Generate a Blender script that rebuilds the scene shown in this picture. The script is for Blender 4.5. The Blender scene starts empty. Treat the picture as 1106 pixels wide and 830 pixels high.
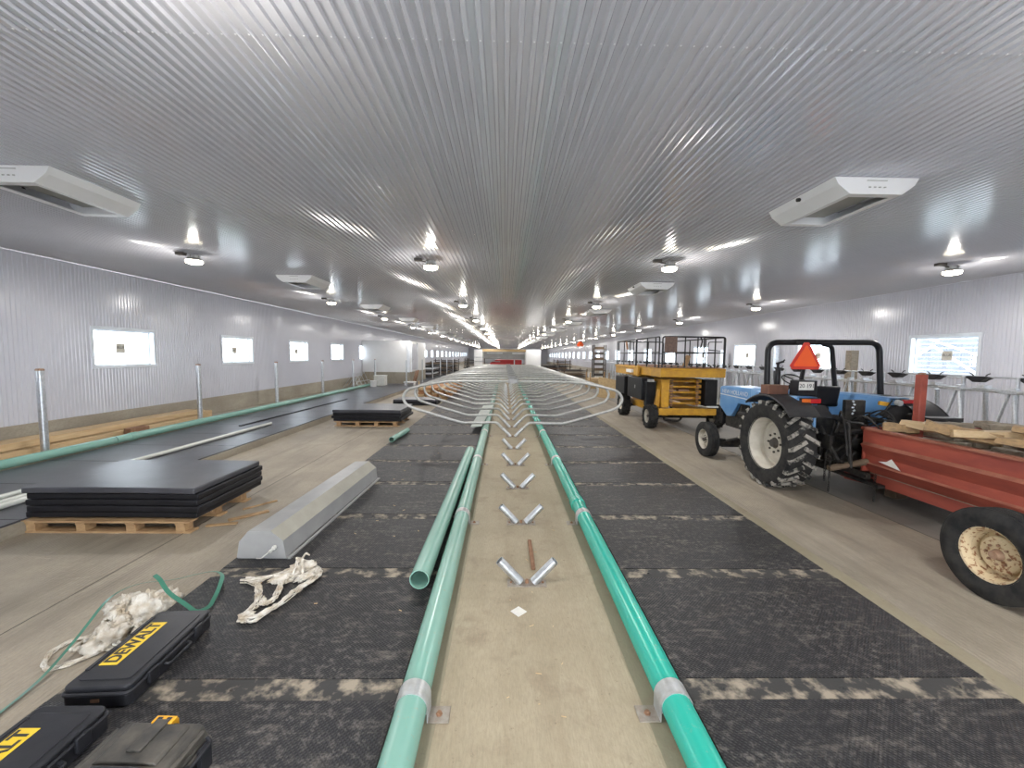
import bpy, math, random
from math import pi, sin, cos, radians, sqrt, atan
from mathutils import Vector, Matrix
random.seed(7)
C = bpy.context.scene.collection
sc = bpy.context.scene

# ---------------------------------------------------------------- camera, world, exposure
cd = bpy.data.cameras.new('camera'); cam = bpy.data.objects.new('camera', cd); C.objects.link(cam)
sc.camera = cam
cd.sensor_fit = 'HORIZONTAL'; cd.sensor_width = 36.0; cd.lens = 440.0 / 1106 * 36.0
cd.clip_start = 0.05; cd.clip_end = 400
cam.location = (0, 0, 1.85)
yaw, pitch, rho = atan(8 / 440.), atan(31 / 440.), 0.012
fw = Vector((sin(yaw) * cos(pitch), cos(yaw) * cos(pitch), -sin(pitch)))
rt = Vector((cos(yaw), -sin(yaw), 0)); up = rt.cross(fw)
r2 = rt * cos(rho) + up * sin(rho); u2 = up * cos(rho) - rt * sin(rho)
cam.rotation_euler = Matrix((r2, u2, -fw)).transposed().to_euler()

w = bpy.data.worlds.new('overcast'); sc.world = w; w.use_nodes = True
bg = w.node_tree.nodes['Background']; bg.inputs[0].default_value = (0.88, 0.93, 1.0, 1); bg.inputs[1].default_value = 12.0
sc.view_settings.view_transform = 'Standard'; sc.view_settings.look = 'None'
sc.view_settings.exposure = -0.12; sc.view_settings.gamma = 1.0; sc.view_settings.use_curve_mapping = False
try:
    sc.cycles.max_bounces = 10; sc.cycles.diffuse_bounces = 5; sc.cycles.glossy_bounces = 4
    sc.cycles.sample_clamp_indirect = 6.0; sc.cycles.use_light_tree = True
except Exception: pass
LAMP_W = 29.0

# ---------------------------------------------------------------- materials
def new_mat(name):
    m = bpy.data.materials.new(name); m.use_nodes = True
    nt = m.node_tree; return m, nt, nt.nodes['Principled BSDF']
def worldpos(nt, scale=(1, 1, 1)):
    g = nt.nodes.new('ShaderNodeNewGeometry'); mp = nt.nodes.new('ShaderNodeMapping')
    nt.links.new(g.outputs['Position'], mp.inputs[0]); mp.inputs['Scale'].default_value = scale
    return mp.outputs[0]
def noise(nt, vec, scale, detail=4, rough=.6):
    n = nt.nodes.new('ShaderNodeTexNoise'); nt.links.new(vec, n.inputs['Vector'])
    n.inputs['Scale'].default_value = scale; n.inputs['Detail'].default_value = detail; n.inputs['Roughness'].default_value = rough
    return n.outputs['Fac']
def ramp(nt, fac, stops):
    r = nt.nodes.new('ShaderNodeValToRGB'); nt.links.new(fac, r.inputs[0])
    els = r.color_ramp.elements
    while len(els) < len(stops): els.new(.5)
    for e, (p, c) in zip(els, stops):
        e.position = p; e.color = (c[0], c[1], c[2], 1) if hasattr(c, '__len__') else (c, c, c, 1)
    return r.outputs[0]
def mixc(nt, fac, a, b, mode='MIX'):
    m = nt.nodes.new('ShaderNodeMix'); m.data_type = 'RGBA'; m.blend_type = mode
    for s, v in ((m.inputs[0], fac), (m.inputs[6], a), (m.inputs[7], b)):
        if hasattr(v, 'links'): nt.links.new(v, s)
        elif hasattr(v, '__len__'): s.default_value = (v[0], v[1], v[2], 1)
        else: s.default_value = v
    return m.outputs[2]
def math_(nt, op, a, b=0, c=0):
    m = nt.nodes.new('ShaderNodeMath'); m.operation = op
    for s, v in zip(m.inputs, (a, b, c)):
        if hasattr(v, 'links'): nt.links.new(v, s)
        else: s.default_value = v
    return m.outputs[0]
def bump(nt, bsdf, h, strength, dist):
    b = nt.nodes.new('ShaderNodeBump'); nt.links.new(h, b.inputs['Height'])
    b.inputs['Strength'].default_value = strength; b.inputs['Distance'].default_value = dist
    nt.links.new(b.outputs[0], bsdf.inputs['Normal'])
def pm(name, c1, c2=None, scale=4, rough=.5, metal=0, stretch=(1, 1, 1), b=0, bs=60, lo=.35, hi=.65, coat=0):
    m, nt, p = new_mat(name)
    p.inputs['Roughness'].default_value = rough; p.inputs['Metallic'].default_value = metal
    v = worldpos(nt, stretch)
    if c2 is None: c2 = [x * .85 for x in c1]
    col = ramp(nt, noise(nt, v, scale), [(lo, c1), (hi, c2)]); nt.links.new(col, p.inputs['Base Color'])
    if coat: p.inputs['Coat Weight'].default_value = coat; p.inputs['Coat Roughness'].default_value = .15
    if b: bump(nt, p, noise(nt, v, bs, 3), .6, b)
    return m
def emit(name, c, s):
    m, nt, p = new_mat(name); p.inputs['Base Color'].default_value = (*c, 1)
    p.inputs['Emission Color'].default_value = (*c, 1); p.inputs['Emission Strength'].default_value = s
    return m

STEEL_LINER = pm('white_ceiling_liner', (.56, .56, .60), (.53, .53, .57), .7, .13)
STEEL_LINER.node_tree.nodes['Principled BSDF'].inputs['IOR'].default_value = 1.85
WALL_LINER = pm('white_wall_liner', (.63, .63, .68), (.60, .60, .65), .7, .18)
WHITE = pm('white_plastic', (.84, .84, .84), (.80, .80, .79), 2, .35)
OFFWHITE = pm('cream_white', (.72, .71, .66), (.6, .59, .54), 6, .5)
VENTIN = pm('vent_inside', (.42, .42, .39), (.36, .36, .33), 4, .5)
TRIMW = pm('window_trim_white', (.82, .86, .9), None, 3, .35)
GALV = pm('galvanised_steel', (.66, .68, .70), (.50, .52, .54), 22, .36, .85, b=.001, bs=30)
GALVP = pm('galvanised_pipe', (.56, .56, .53), (.44, .44, .42), 14, .45, .45)
ALU = pm('cast_aluminium', (.55, .55, .54), None, 8, .4, .8)
DARKST = pm('dark_steel', (.06, .055, .05), (.10, .085, .07), 7, .55, .3)
BLACKP = pm('black_paint', (.010, .010, .012), (.018, .018, .02), 5, .38)
BLACKM = pm('black_machine_metal', (.014, .014, .015), (.05, .045, .038), 12, .55, .2, b=.003, bs=40)
CHAR = pm('charcoal_plastic', (.022, .022, .025), (.038, .037, .036), 8, .5, b=.0006, bs=200)
CASEB = pm('black_case_plastic', (.018, .019, .023), (.030, .030, .034), 5, .42, b=.0006, bs=260)
CASEG = pm('dusty_grey_case_plastic', (.028, .027, .026), (.085, .076, .062), 9, .55, b=.0006, bs=220)
YEL = pm('yellow_label', (.80, .56, .03), (.74, .5, .03), 20, .5)
YELL = pm('yellow_latch', (.85, .42, .02), None, 10, .4)
LIFTY = pm('yellow_machine_paint', (.66, .36, .03), (.50, .25, .03), 5, .45)
BLUE = pm('blue_tractor_paint', (.10, .27, .55), (.16, .33, .58), 4, .35, coat=.2)
BLUEW = pm('white_stripe', (.7, .74, .78), None, 30, .5)
TYRE = pm('tyre_rubber', (.012, .012, .013), (.036, .034, .031), 9, .8, b=.003, bs=50)
TREAD = pm('dusty_tyre_lug', (.02, .02, .019), (.32, .30, .26), 9, .85, lo=.42, hi=.54)
RIMG = pm('cream_rim', (.62, .58, .50), (.50, .46, .38), 6, .45)
RIMR = pm('rusty_cream_rim', (.60, .48, .30), (.24, .10, .04), 30, .6, lo=.54, hi=.62)
HUBR = pm('rusty_hub', (.22, .10, .06), (.34, .22, .14), 14, .7)
REDP = pm('faded_red_paint', (.36, .075, .045), (.25, .05, .035), 3.5, .55, stretch=(1, .5, 2))
REDB = pm('rusty_red_ledge', (.34, .13, .08), (.24, .075, .045), 7, .65)
ORANGE = pm('slow_sign_orange', (.95, .13, .02), (.9, .11, .02), 3, .4)
ORR = pm('slow_sign_rim', (.70, .05, .03), None, 3, .4)
AMBER = pm('amber_lens', (.72, .15, .02), None, 12, .25)
REDL = pm('red_lens', (.50, .015, .02), None, 12, .25)
LENS = pm('clear_lens', (.6, .62, .62), None, 12, .15)
BROWN = pm('brown_cardboard', (.17, .075, .045), (.12, .055, .035), 6, .7)
WOODL = pm('new_lumber', (.62, .46, .27), (.52, .36, .19), 3, .65, stretch=(8, .6, 8))
WOODP = pm('pallet_wood', (.50, .33, .17), (.36, .22, .11), 3, .75, stretch=(3, 6, 8))
WOODF = pm('split_firewood', (.42, .27, .13), (.27, .18, .10), 6, .8, stretch=(3, 3, 6))
WOODG = pm('weathered_wood', (.36, .31, .24), (.24, .20, .15), 5, .85, stretch=(2, 4, 6))
WOODO = pm('orange_lumber', (.56, .30, .14), (.42, .20, .09), 5, .7)
WOODD = pm('dark_wood', (.11, .075, .045), (.16, .11, .07), 8, .8)
OSB = pm('osb_board', (.52, .38, .20), (.40, .28, .14), 12, .75)
RAG = pm('dirty_white_mesh', (.74, .71, .64), (.50, .42, .31), 14, .8, b=.01, bs=90)
STRAP = pm('green_plastic_strap', (.06, .22, .15), None, 12, .3)
PAPER = pm('white_paper', (.75, .73, .68), None, 12, .8)
BOXG = pm('grey_painted_steel', (.29, .29, .285), (.34, .34, .33), 4, .38)
BOXS = pm('stained_tan_steel', (.30, .285, .235), (.35, .335, .28), 4, .5)
RUST = pm('rust', (.22, .11, .06), (.30, .17, .10), 10, .85)
TARPR = pm('red_tarpaulin', (.55, .02, .025), (.48, .03, .03), 2, .5)
STICK = pm('beige_sticker', (.72, .66, .56), None, 20, .7)
INK = pm('dark_ink', (.03, .03, .03), None, 20, .6)
BLUEST = pm('pale_blue_label', (.45, .55, .68), (.6, .66, .72), 30, .5)
SNOW = pm('snowy_ground', (.85, .86, .88), None, 2, .9)
SIDING = pm('grey_siding', (.11, .12, .14), None, 2, .6)
GREYBD = pm('pale_grey_board', (.46, .50, .46), (.40, .43, .39), 5, .6)
SCREW = pm('screw_head', (.72, .72, .74), None, 5, .3, .3)
LAMPG = emit('lamp_glass', (1.0, .90, .70), 24.0)
try: LAMPG.cycles.emission_sampling = 'NONE'
except Exception: pass

def pvc(name, a, b, dirt):
    m, nt, p = new_mat(name); v = worldpos(nt, (1, .35, 1))
    c = ramp(nt, noise(nt, v, 2.2), [(.35, a), (.7, b)])
    d = ramp(nt, noise(nt, worldpos(nt, (1, 1, 1)), 26, 5, .7), [(.60, 0), (.72, 1)])
    c = mixc(nt, math_(nt, 'MULTIPLY', d, dirt), c, (.34, .33, .24)); nt.links.new(c, p.inputs['Base Color'])
    p.inputs['Roughness'].default_value = .26
    return m
PVC = pvc('green_pvc', (.025, .41, .31), (.035, .45, .345), .3)
PVCP = pvc('faded_green_pvc', (.19, .40, .325), (.26, .44, .365), .8)
PVCW = pvc('white_pvc', (.58, .60, .54), (.64, .65, .60), .3)

def mat_rubber():
    m, nt, p = new_mat('studded_black_rubber'); v = worldpos(nt)
    vo = nt.nodes.new('ShaderNodeTexVoronoi'); rm = nt.nodes.new('ShaderNodeMapping'); rm.inputs['Rotation'].default_value = (0, 0, pi / 4); nt.links.new(v, rm.inputs[0]); nt.links.new(rm.outputs[0], vo.inputs['Vector']); vo.inputs['Scale'].default_value = 60; vo.inputs['Randomness'].default_value = .12
    d1 = noise(nt, v, 1.6, 6, .7); d2 = noise(nt, v, 22, 5, .75)
    dust = math_(nt, 'MULTIPLY', ramp(nt, d1, [(.40, .25), (.66, 1)]), ramp(nt, d2, [(.50, 0), (.66, 1)]))
    scuff = ramp(nt, noise(nt, worldpos(nt, (1, 3.2, 1)), 3.2, 7, .78), [(.54, 0), (.66, .9)])
    c = mixc(nt, math_(nt, 'MULTIPLY', dust, .55), (.021, .021, .023), (.27, .245, .215))
    c = mixc(nt, math_(nt, 'MULTIPLY', scuff, math_(nt, 'MULTIPLY', d2, 1.0)), c, (.22, .195, .165))
    nt.links.new(c, p.inputs['Base Color']); p.inputs['Roughness'].default_value = .42
    bump(nt, p, ramp(nt, vo.outputs['Distance'], [(.0, 1), (.5, 0)]), .8, .003)
    return m
RUB = mat_rubber()
RUBC = pm('clean_black_rubber', (.010, .010, .013), (.016, .016, .019), 6, .45, b=.002, bs=70)
RUBT = pm('mat_top_rubber', (.050, .051, .060), (.072, .074, .086), 3, .33, b=.003, bs=60)  # glossy sheen of the windows put into the bluish-grey base colour
RUBS = pm('dusty_seam_strip', (.034, .033, .032), (.33, .28, .21), 8, .65, b=.002, bs=60, lo=.47, hi=.64)
FOOT = pm('stained_foot_plate', (.34, .31, .26), (.26, .21, .17), 25, .45, .2)
STRAPM = pm('translucent_clamp_band', (.50, .52, .52), (.40, .40, .38), 18, .35, .35)

def mat_concrete(name, base, dark, stain, groove=0, bands=None, wet=0):
    m, nt, p = new_mat(name); v = worldpos(nt); vs = worldpos(nt, (2.2, .22, 1))
    c = ramp(nt, noise(nt, v, 1.1, 6, .65), [(.35, base), (.66, dark)])
    st = ramp(nt, noise(nt, vs, 1.7, 6, .7), [(.48, 0), (.72, 1)])
    c = mixc(nt, math_(nt, 'MULTIPLY', st, .65), c, stain)
    sp = ramp(nt, noise(nt, v, 30, 5, .8), [(.60, 0), (.72, 1)])
    c = mixc(nt, math_(nt, 'MULTIPLY', sp, .5), c, [x * .5 for x in dark])
    g = nt.nodes.new('ShaderNodeNewGeometry'); s = nt.nodes.new('ShaderNodeSeparateXYZ'); nt.links.new(g.outputs['Position'], s.inputs[0])
    if bands:                                   # one pour of concrete beside another, each with its own colour
        for x0, col in bands:
            f = math_(nt, 'GREATER_THAN', s.outputs['X'], x0)
            c = mixc(nt, f, c, mixc(nt, .60, c, col))
    if wet:                                     # damp stained edge along each pipe
        e = math_(nt, 'ADD', math_(nt, 'ABSOLUTE', math_(nt, 'SUBTRACT', s.outputs['X'], .215)), math_(nt, 'MULTIPLY', noise(nt, v, 4), .02))
        f = math_(nt, 'GREATER_THAN', e, .555)
        c = mixc(nt, math_(nt, 'MULTIPLY', f, .55), c, (.19, .18, .12))
        blot = ramp(nt, noise(nt, v, 2.6, 6, .7), [(.53, 0), (.68, 1)])
        c = mixc(nt, math_(nt, 'MULTIPLY', blot, .55), c, (.22, .165, .11))
        spk = ramp(nt, noise(nt, v, 17, 4, .8), [(.64, 0), (.70, 1)])
        c = mixc(nt, math_(nt, 'MULTIPLY', spk, .6), c, (.17, .11, .07))
    gr = ramp(nt, noise(nt, worldpos(nt, (3, .5, 1)), 38, 3, .8), [(.40, 0), (.66, 1)])
    c = mixc(nt, math_(nt, 'MULTIPLY', gr, .38), c, [x * .5 for x in base])
    nt.links.new(c, p.inputs['Base Color']); p.inputs['Roughness'].default_value = .62
    h = noise(nt, v, 45, 4)
    if groove:
        wv = math_(nt, 'SINE', math_(nt, 'MULTIPLY', s.outputs['X'], 2 * pi / .035))
        h = math_(nt, 'ADD', h, math_(nt, 'MULTIPLY', wv, .5))
    bump(nt, p, h, .5, .004)
    return m
CONC = mat_concrete('alley_concrete', (.41, .355, .275), (.30, .26, .20), (.17, .145, .115), groove=1, bands=[(4.86, (.17, .17, .17))])
CONS = mat_concrete('walkway_concrete', (.42, .355, .245), (.34, .285, .19), (.30, .24, .155), wet=1)
CONW = mat_concrete('stem_wall_concrete', (.42, .38, .30), (.32, .28, .22), (.24, .2, .15))

for m_ in (TYRE, RUB, RUBC, CHAR, BLACKM, BLACKP, CASEB): m_.node_tree.nodes['Principled BSDF'].inputs['Specular IOR Level'].default_value = .28
def mat_glass():
    m, nt, p = new_mat('window_glass')
    t = nt.nodes.new('ShaderNodeBsdfTransparent'); t.inputs[0].default_value = (.93, .96, .97, 1)
    g = nt.nodes.new('ShaderNodeBsdfGlossy'); g.inputs['Roughness'].default_value = .02
    mx = nt.nodes.new('ShaderNodeMixShader'); mx.inputs[0].default_value = .07
    nt.links.new(t.outputs[0], mx.inputs[1]); nt.links.new(g.outputs[0], mx.inputs[2])
    nt.links.new(mx.outputs[0], nt.nodes['Material Output'].inputs['Surface'])
    return m
GLASS = mat_glass()

# ---------------------------------------------------------------- mesh helpers
OFF = {}
class M:
    def __init__(s): s.v = []; s.f = []; s.m = []; s.mi = 0
    def add(s, vs, fs):
        o = len(s.v); s.v += [tuple(x) for x in vs]; s.f += [tuple(i + o for i in f) for f in fs]; s.m += [s.mi] * len(fs); return s
    def box(s, x0, x1, y0, y1, z0, z1):
        return s.add([(x0, y0, z0), (x1, y0, z0), (x1, y1, z0), (x0, y1, z0), (x0, y0, z1), (x1, y0, z1), (x1, y1, z1), (x0, y1, z1)],
                     [(3, 2, 1, 0), (4, 5, 6, 7), (0, 1, 5, 4), (1, 2, 6, 5), (2, 3, 7, 6), (3, 0, 4, 7)])
    def obox(s, c, size, R):
        c = Vector(c); vs = []
        for dz in (-.5, .5):
            for dx, dy in ((-.5, -.5), (.5, -.5), (.5, .5), (-.5, .5)):
                vs.append(c + R @ Vector((dx * size[0], dy * size[1], dz * size[2])))
        return s.add(vs, [(3, 2, 1, 0), (4, 5, 6, 7), (0, 1, 5, 4), (1, 2, 6, 5), (2, 3, 7, 6), (3, 0, 4, 7)])
    def bar(s, p0, p1, wd, ht, upv=(0, 0, 1)):
        p0, p1 = Vector(p0), Vector(p1); d = (p1 - p0); L = d.length; d.normalize()
        sd = d.cross(Vector(upv)); sd = sd.normalized() if sd.length > 1e-4 else Vector((1, 0, 0)); u = sd.cross(d)
        return s.obox((p0 + p1) / 2, (wd, L, ht), Matrix((sd, d, u)).transposed())
    def tube(s, pts, r, n=10, closed=False, caps=True, ra=None):
        pts = [Vector(p) for p in pts]; N = len(pts); rings = []; o = len(s.v); prev = None; vs = []
        for i, p in enumerate(pts):
            if closed: t = pts[(i + 1) % N] - pts[i - 1]
            else: t = pts[min(i + 1, N - 1)] - pts[max(i - 1, 0)]
            t.normalize()
            if prev is None:
                a = Vector((0, 0, 1)) if abs(t.z) < .9 else Vector((1, 0, 0))
                x = t.cross(a).normalized()
            else:
                x = (prev - t * prev.dot(t)).normalized()
            prev = x; y = t.cross(x); rr = ra[i] if ra else r
            for k in range(n):
                a = 2 * pi * k / n; vs.append(p + (x * cos(a) + y * sin(a)) * rr)
        fs = []
        for i in range(N if closed else N - 1):
            j = (i + 1) % N
            for k in range(n): fs.append((i * n + k, i * n + (k + 1) % n, j * n + (k + 1) % n, j * n + k))
        if caps and not closed: fs.append(tuple(range(n - 1, -1, -1))); fs.append(tuple(range((N - 1) * n, N * n)))
        return s.add(vs, fs)
    def cyl(s, p0, p1, r, n=16, r1=None): return s.tube([p0, p1], r, n, ra=[r, r if r1 is None else r1])
    def lathe(s, prof, c, axis='Z', n=24, closed=False):
        """prof = [(radius, height along the axis)]"""
        vs = []; P = len(prof)
        for k in range(n):
            a = 2 * pi * k / n
            for r, h in prof:
                u, v = r * cos(a), r * sin(a)
                vs.append({'Z': (c[0] + u, c[1] + v, c[2] + h), 'X': (c[0] + h, c[1] + u, c[2] + v), 'Y': (c[0] + v, c[1] + h, c[2] + u)}[axis])
        fs = []
        for k in range(n):
            k2 = (k + 1) % n
            for i in range(P if closed else P - 1):
                j = (i + 1) % P; fs.append((k * P + i, k2 * P + i, k2 * P + j, k * P + j))
        return s.add(vs, fs)
    def prism(s, poly, axis, a0, a1):
        f = {'X': lambda a, p: (a, p[0], p[1]), 'Y': lambda a, p: (p[0], a, p[1]), 'Z': lambda a, p: (p[0], p[1], a)}[axis]
        n = len(poly); vs = [f(a0, p) for p in poly] + [f(a1, p) for p in poly]
        return s.add(vs, [tuple(range(n - 1, -1, -1)), tuple(range(n, 2 * n))] + [(i, (i + 1) % n, n + (i + 1) % n, n + i) for i in range(n)])
    def build(s, name, mats, parent=None, bevel=0, ang=35, keep=False):
        if not isinstance(mats, (list, tuple)): mats = [mats]
        off = Vector((0, 0, 0))
        if parent is not None: off = Vector(OFF.get(parent.name, (0, 0, 0)))
        elif not keep:
            xs = [v[0] for v in s.v]; ys = [v[1] for v in s.v]; zs = [v[2] for v in s.v]
            off = Vector(((min(xs) + max(xs)) / 2, (min(ys) + max(ys)) / 2, min(zs)))
        me = bpy.data.meshes.new(name); me.from_pydata([(v[0] - off.x, v[1] - off.y, v[2] - off.z) for v in s.v], [], s.f)
        for m in mats: me.materials.append(m)
        me.polygons.foreach_set('material_index', s.m)
        import bmesh
        b = bmesh.new(); b.from_mesh(me); bmesh.ops.recalc_face_normals(b, faces=b.faces); b.to_mesh(me); b.free()
        me.shade_smooth()
        me.set_sharp_from_angle(angle=radians(ang))
        o = bpy.data.objects.new(name, me); C.objects.link(o)
        if parent is not None: o.parent = parent; OFF[o.name] = tuple(off)
        elif not keep: o.location = off; OFF[o.name] = tuple(off)
        if bevel:
            bm = o.modifiers.new('bevel', 'BEVEL'); bm.width = bevel; bm.segments = 2; bm.limit_method = 'ANGLE'
        return o
def tag(o, label, cat, group=None, kind=None):
    o['label'] = label; o['category'] = cat
    if group: o['group'] = group
    if kind: o['kind'] = kind
    return o
def thing(name, loc, label, cat, group=None, kind=None):
    o = bpy.data.objects.new(name, None); C.objects.link(o); o.location = loc; o.empty_display_size = .1
    OFF[o.name] = tuple(loc); return tag(o, label, cat, group, kind)
def struct(o):
    o['kind'] = 'structure'; return o
def dup(root, loc=None, label=None, rz=None):
    r = root.copy(); C.objects.link(r)
    if loc is not None: r.location = loc
    if rz is not None: r.rotation_euler = (0, 0, rz)
    if label: r['label'] = label
    for ch in list(root.children):
        c = ch.copy(); C.objects.link(c); c.parent = r
        for g in list(ch.children):
            d = g.copy(); C.objects.link(d); d.parent = c
    return r
def text(body, size, loc, R, mt, parent, name='lettering', ext=.0006, sx=1.0, bold=0):
    cu = bpy.data.curves.new(name, 'FONT'); cu.body = body; cu.size = size; cu.extrude = ext
    cu.align_x = 'CENTER'; cu.align_y = 'CENTER'; cu.materials.append(mt)
    cu.offset = bold
    tmp = bpy.data.objects.new('tmp', cu); C.objects.link(tmp); bpy.context.view_layer.update()
    me = bpy.data.meshes.new_from_object(tmp.evaluated_get(bpy.context.evaluated_depsgraph_get())); bpy.data.objects.remove(tmp)
    if not me.materials: me.materials.append(mt)
    o = bpy.data.objects.new(name, me); C.objects.link(o); o.parent = parent
    o.location = Vector(loc) - Vector(OFF.get(parent.name, (0, 0, 0)))
    o.rotation_euler = R.to_euler(); o.scale = (sx, 1, 1)
    return o
def fillet(pts, r, k=6):
    pts = [Vector(p) for p in pts]; out = [pts[0]]
    for i in range(1, len(pts) - 1):
        a, b, c = pts[i - 1], pts[i], pts[i + 1]
        d = min(r, (a - b).length * .49, (c - b).length * .49)
        p0 = b + (a - b).normalized() * d; p1 = b + (c - b).normalized() * d
        for j in range(k + 1):
            t = j / k; out.append(p0 * (1 - t) ** 2 + b * 2 * t * (1 - t) + p1 * t * t)
    out.append(pts[-1]); return out
ONES = 'first second third fourth fifth sixth seventh eighth ninth tenth eleventh twelfth thirteenth fourteenth fifteenth sixteenth seventeenth eighteenth nineteenth twentieth'.split()
def nth(i):
    if i < 20: return ONES[i]
    t, u = divmod(i + 1, 10); tens = ['', '', 'twenty', 'thirty', 'forty', 'fifty', 'sixty'][t]
    return tens + '-' + ONES[u - 1] if u else {2: 'twentieth', 3: 'thirtieth', 4: 'fortieth', 5: 'fiftieth'}[t]

# ---------------------------------------------------------------- the barn
XL, XR, ZC, Y0, Y1 = -8.9, 10.3, 3.63, -3.0, 100.0
ZF = -.15
P = .0762
b = M(); b.box(XL - .3, XR + .3, Y0, Y1 + .3, ZF - .2, ZF); struct(b.build('floor', CONC, keep=True))
b = M()                                             # saw-cut joints in the two alleys
b.box(4.845, 4.857, 0, 60, ZF, ZF + .002); b.box(-3.52, -3.512, 0, 60, ZF, ZF + .002)
struct(b.build('floor_joint', DARKST, keep=True))

def ribs(a0, a1, breaks=()):
    """corrugation breakpoints (position, offset 0..1)"""
    pts = []; x = a0
    while x < a1:
        for d, h in ((0, 0), (.036, 0), (.0455, 1), (.0667, 1), (.0762, 0)):
            if x + d <= a1: pts.append((x + d, h))
        x += P
    out = []
    for p in pts:
        if not out or p[0] - out[-1][0] > 1e-5: out.append(p)
    return out
ce = M()
prof = ribs(XL, XR)
n = len(prof)
for (ya, yb, dz) in ((Y0, 2.47, -.004), (2.45, 8.62, 0), (8.60, 30, .003), (29.98, Y1, .004)):
    vs = [(x, ya, ZC + dz + .018 - h * .018) for x, h in prof] + [(x, yb, ZC + dz + .018 - h * .018) for x, h in prof]
    vs += [(x, yb, ZC + dz + .018 - h * .018 + .004) for x, h in prof]
    ce.add(vs, [(i, i + 1, n + i + 1, n + i) for i in range(n - 1)] + [(n + i, n + i + 1, 2 * n + i + 1, 2 * n + i) for i in range(n - 1)])
ceiling = struct(ce.build('ceiling', STEEL_LINER, keep=True, ang=20))
b = M(); b.box(XL - .3, XR + .3, Y0, Y1 + .3, ZC + .05, ZC + .15); struct(b.build('ceiling', DARKST, keep=True))
b = M()
for i in range(int((XR - XL) / P)):
    x = XL + i * P + .056
    if -5 < x < 5.5: b.lathe([(.0, -.004), (.005, -.003), (.006, 0)], (x, 2.44, ZC - .004), 'Z', 6)
o = b.build('ceiling_screw', SCREW, ceiling); o['kind'] = 'stuff'

WL = [(8.98 + 4.03 * k, 10.52 + 4.03 * k) for k in range(-1, 22)]
WR = [(8.70 + 3.96 * k, 10.20 + 3.96 * k) for k in range(-1, 22)]
def wall(name, X, sgn, wins, zw0, zw1):
    m = M(); pr_ = ribs(Y0, Y1)
    ys = dict(pr_)
    keys = sorted(set([p[0] for p in pr_] + [e for ab in wins for e in ab if Y0 < e < Y1]))
    full = []
    hprev = 0
    for k in keys:
        if k in ys: hprev = ys[k]; full.append((k, ys[k]))
        else: full.append((k, hprev))
    def seg(lst, z0, z1):
        n = len(lst)
        vs = [(X - sgn * h * .012, y, z0) for y, h in lst] + [(X - sgn * h * .012, y, z1) for y, h in lst]
        m.add(vs, [(i, i + 1, n + i + 1, n + i) for i in range(n - 1)])
    cur = Y0
    for a, c in wins:
        if c > Y1: break
        seg([p for p in full if cur <= p[0] <= a], .47, ZC)
        seg([p for p in full if a <= p[0] <= c], .47, zw0); seg([p for p in full if a <= p[0] <= c], zw1, ZC)
        cur = c
    seg([p for p in full if p[0] >= cur], .47, ZC)
    struct(m.build(name, WALL_LINER, keep=True, ang=20))
    m = M(); s = sgn; cur = Y0                       # the solid wall behind the liner
    def slab(y0, y1, z0, z1): m.box(min(X + s * .02, X + s * .17), max(X + s * .02, X + s * .17), y0, y1, z0, z1)
    for a, c in wins:
        if c > Y1: break
        slab(cur, a, .47, ZC); slab(a, c, .47, zw0); slab(a, c, zw1, ZC); cur = c
    slab(cur, Y1, .47, ZC)
    struct(m.build(name, WHITE, keep=True))
    m = M(); m.box(min(X - s * .03, X + s * .25), max(X - s * .03, X + s * .25), Y0, Y1, ZF, .47)
    struct(m.build('baseboard_' + name.split('_')[1], CONW, keep=True))
    m = M(); m.box(min(X, X - s * .02), max(X, X - s * .02), Y0, Y1, ZC - .03, ZC - .002)
    struct(m.build('trim_1' if s < 0 else 'trim_2', WALL_LINER, keep=True))
wall('wall_left', XL, -1, WL, 1.50, 2.33); wall('wall_right', XR, 1, WR, 1.52, 2.42)
b = M(); b.box(XL - .3, XR + .3, Y1, Y1 + .2, ZF, ZC + .1); struct(b.build('wall_far', WALL_LINER, keep=True))
b = M(); b.box(XL - .3, -2.2, Y0 - .2, Y0, ZF, ZC + .1); b.box(3.0, XR + .3, Y0 - .2, Y0, ZF, ZC + .1); b.box(-2.2, 3.0, Y0 - .2, Y0, 3.2, ZC + .1); struct(b.build('wall_back', WALL_LINER, keep=True))   # unseen opening behind the camera, added to let daylight in

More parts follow.
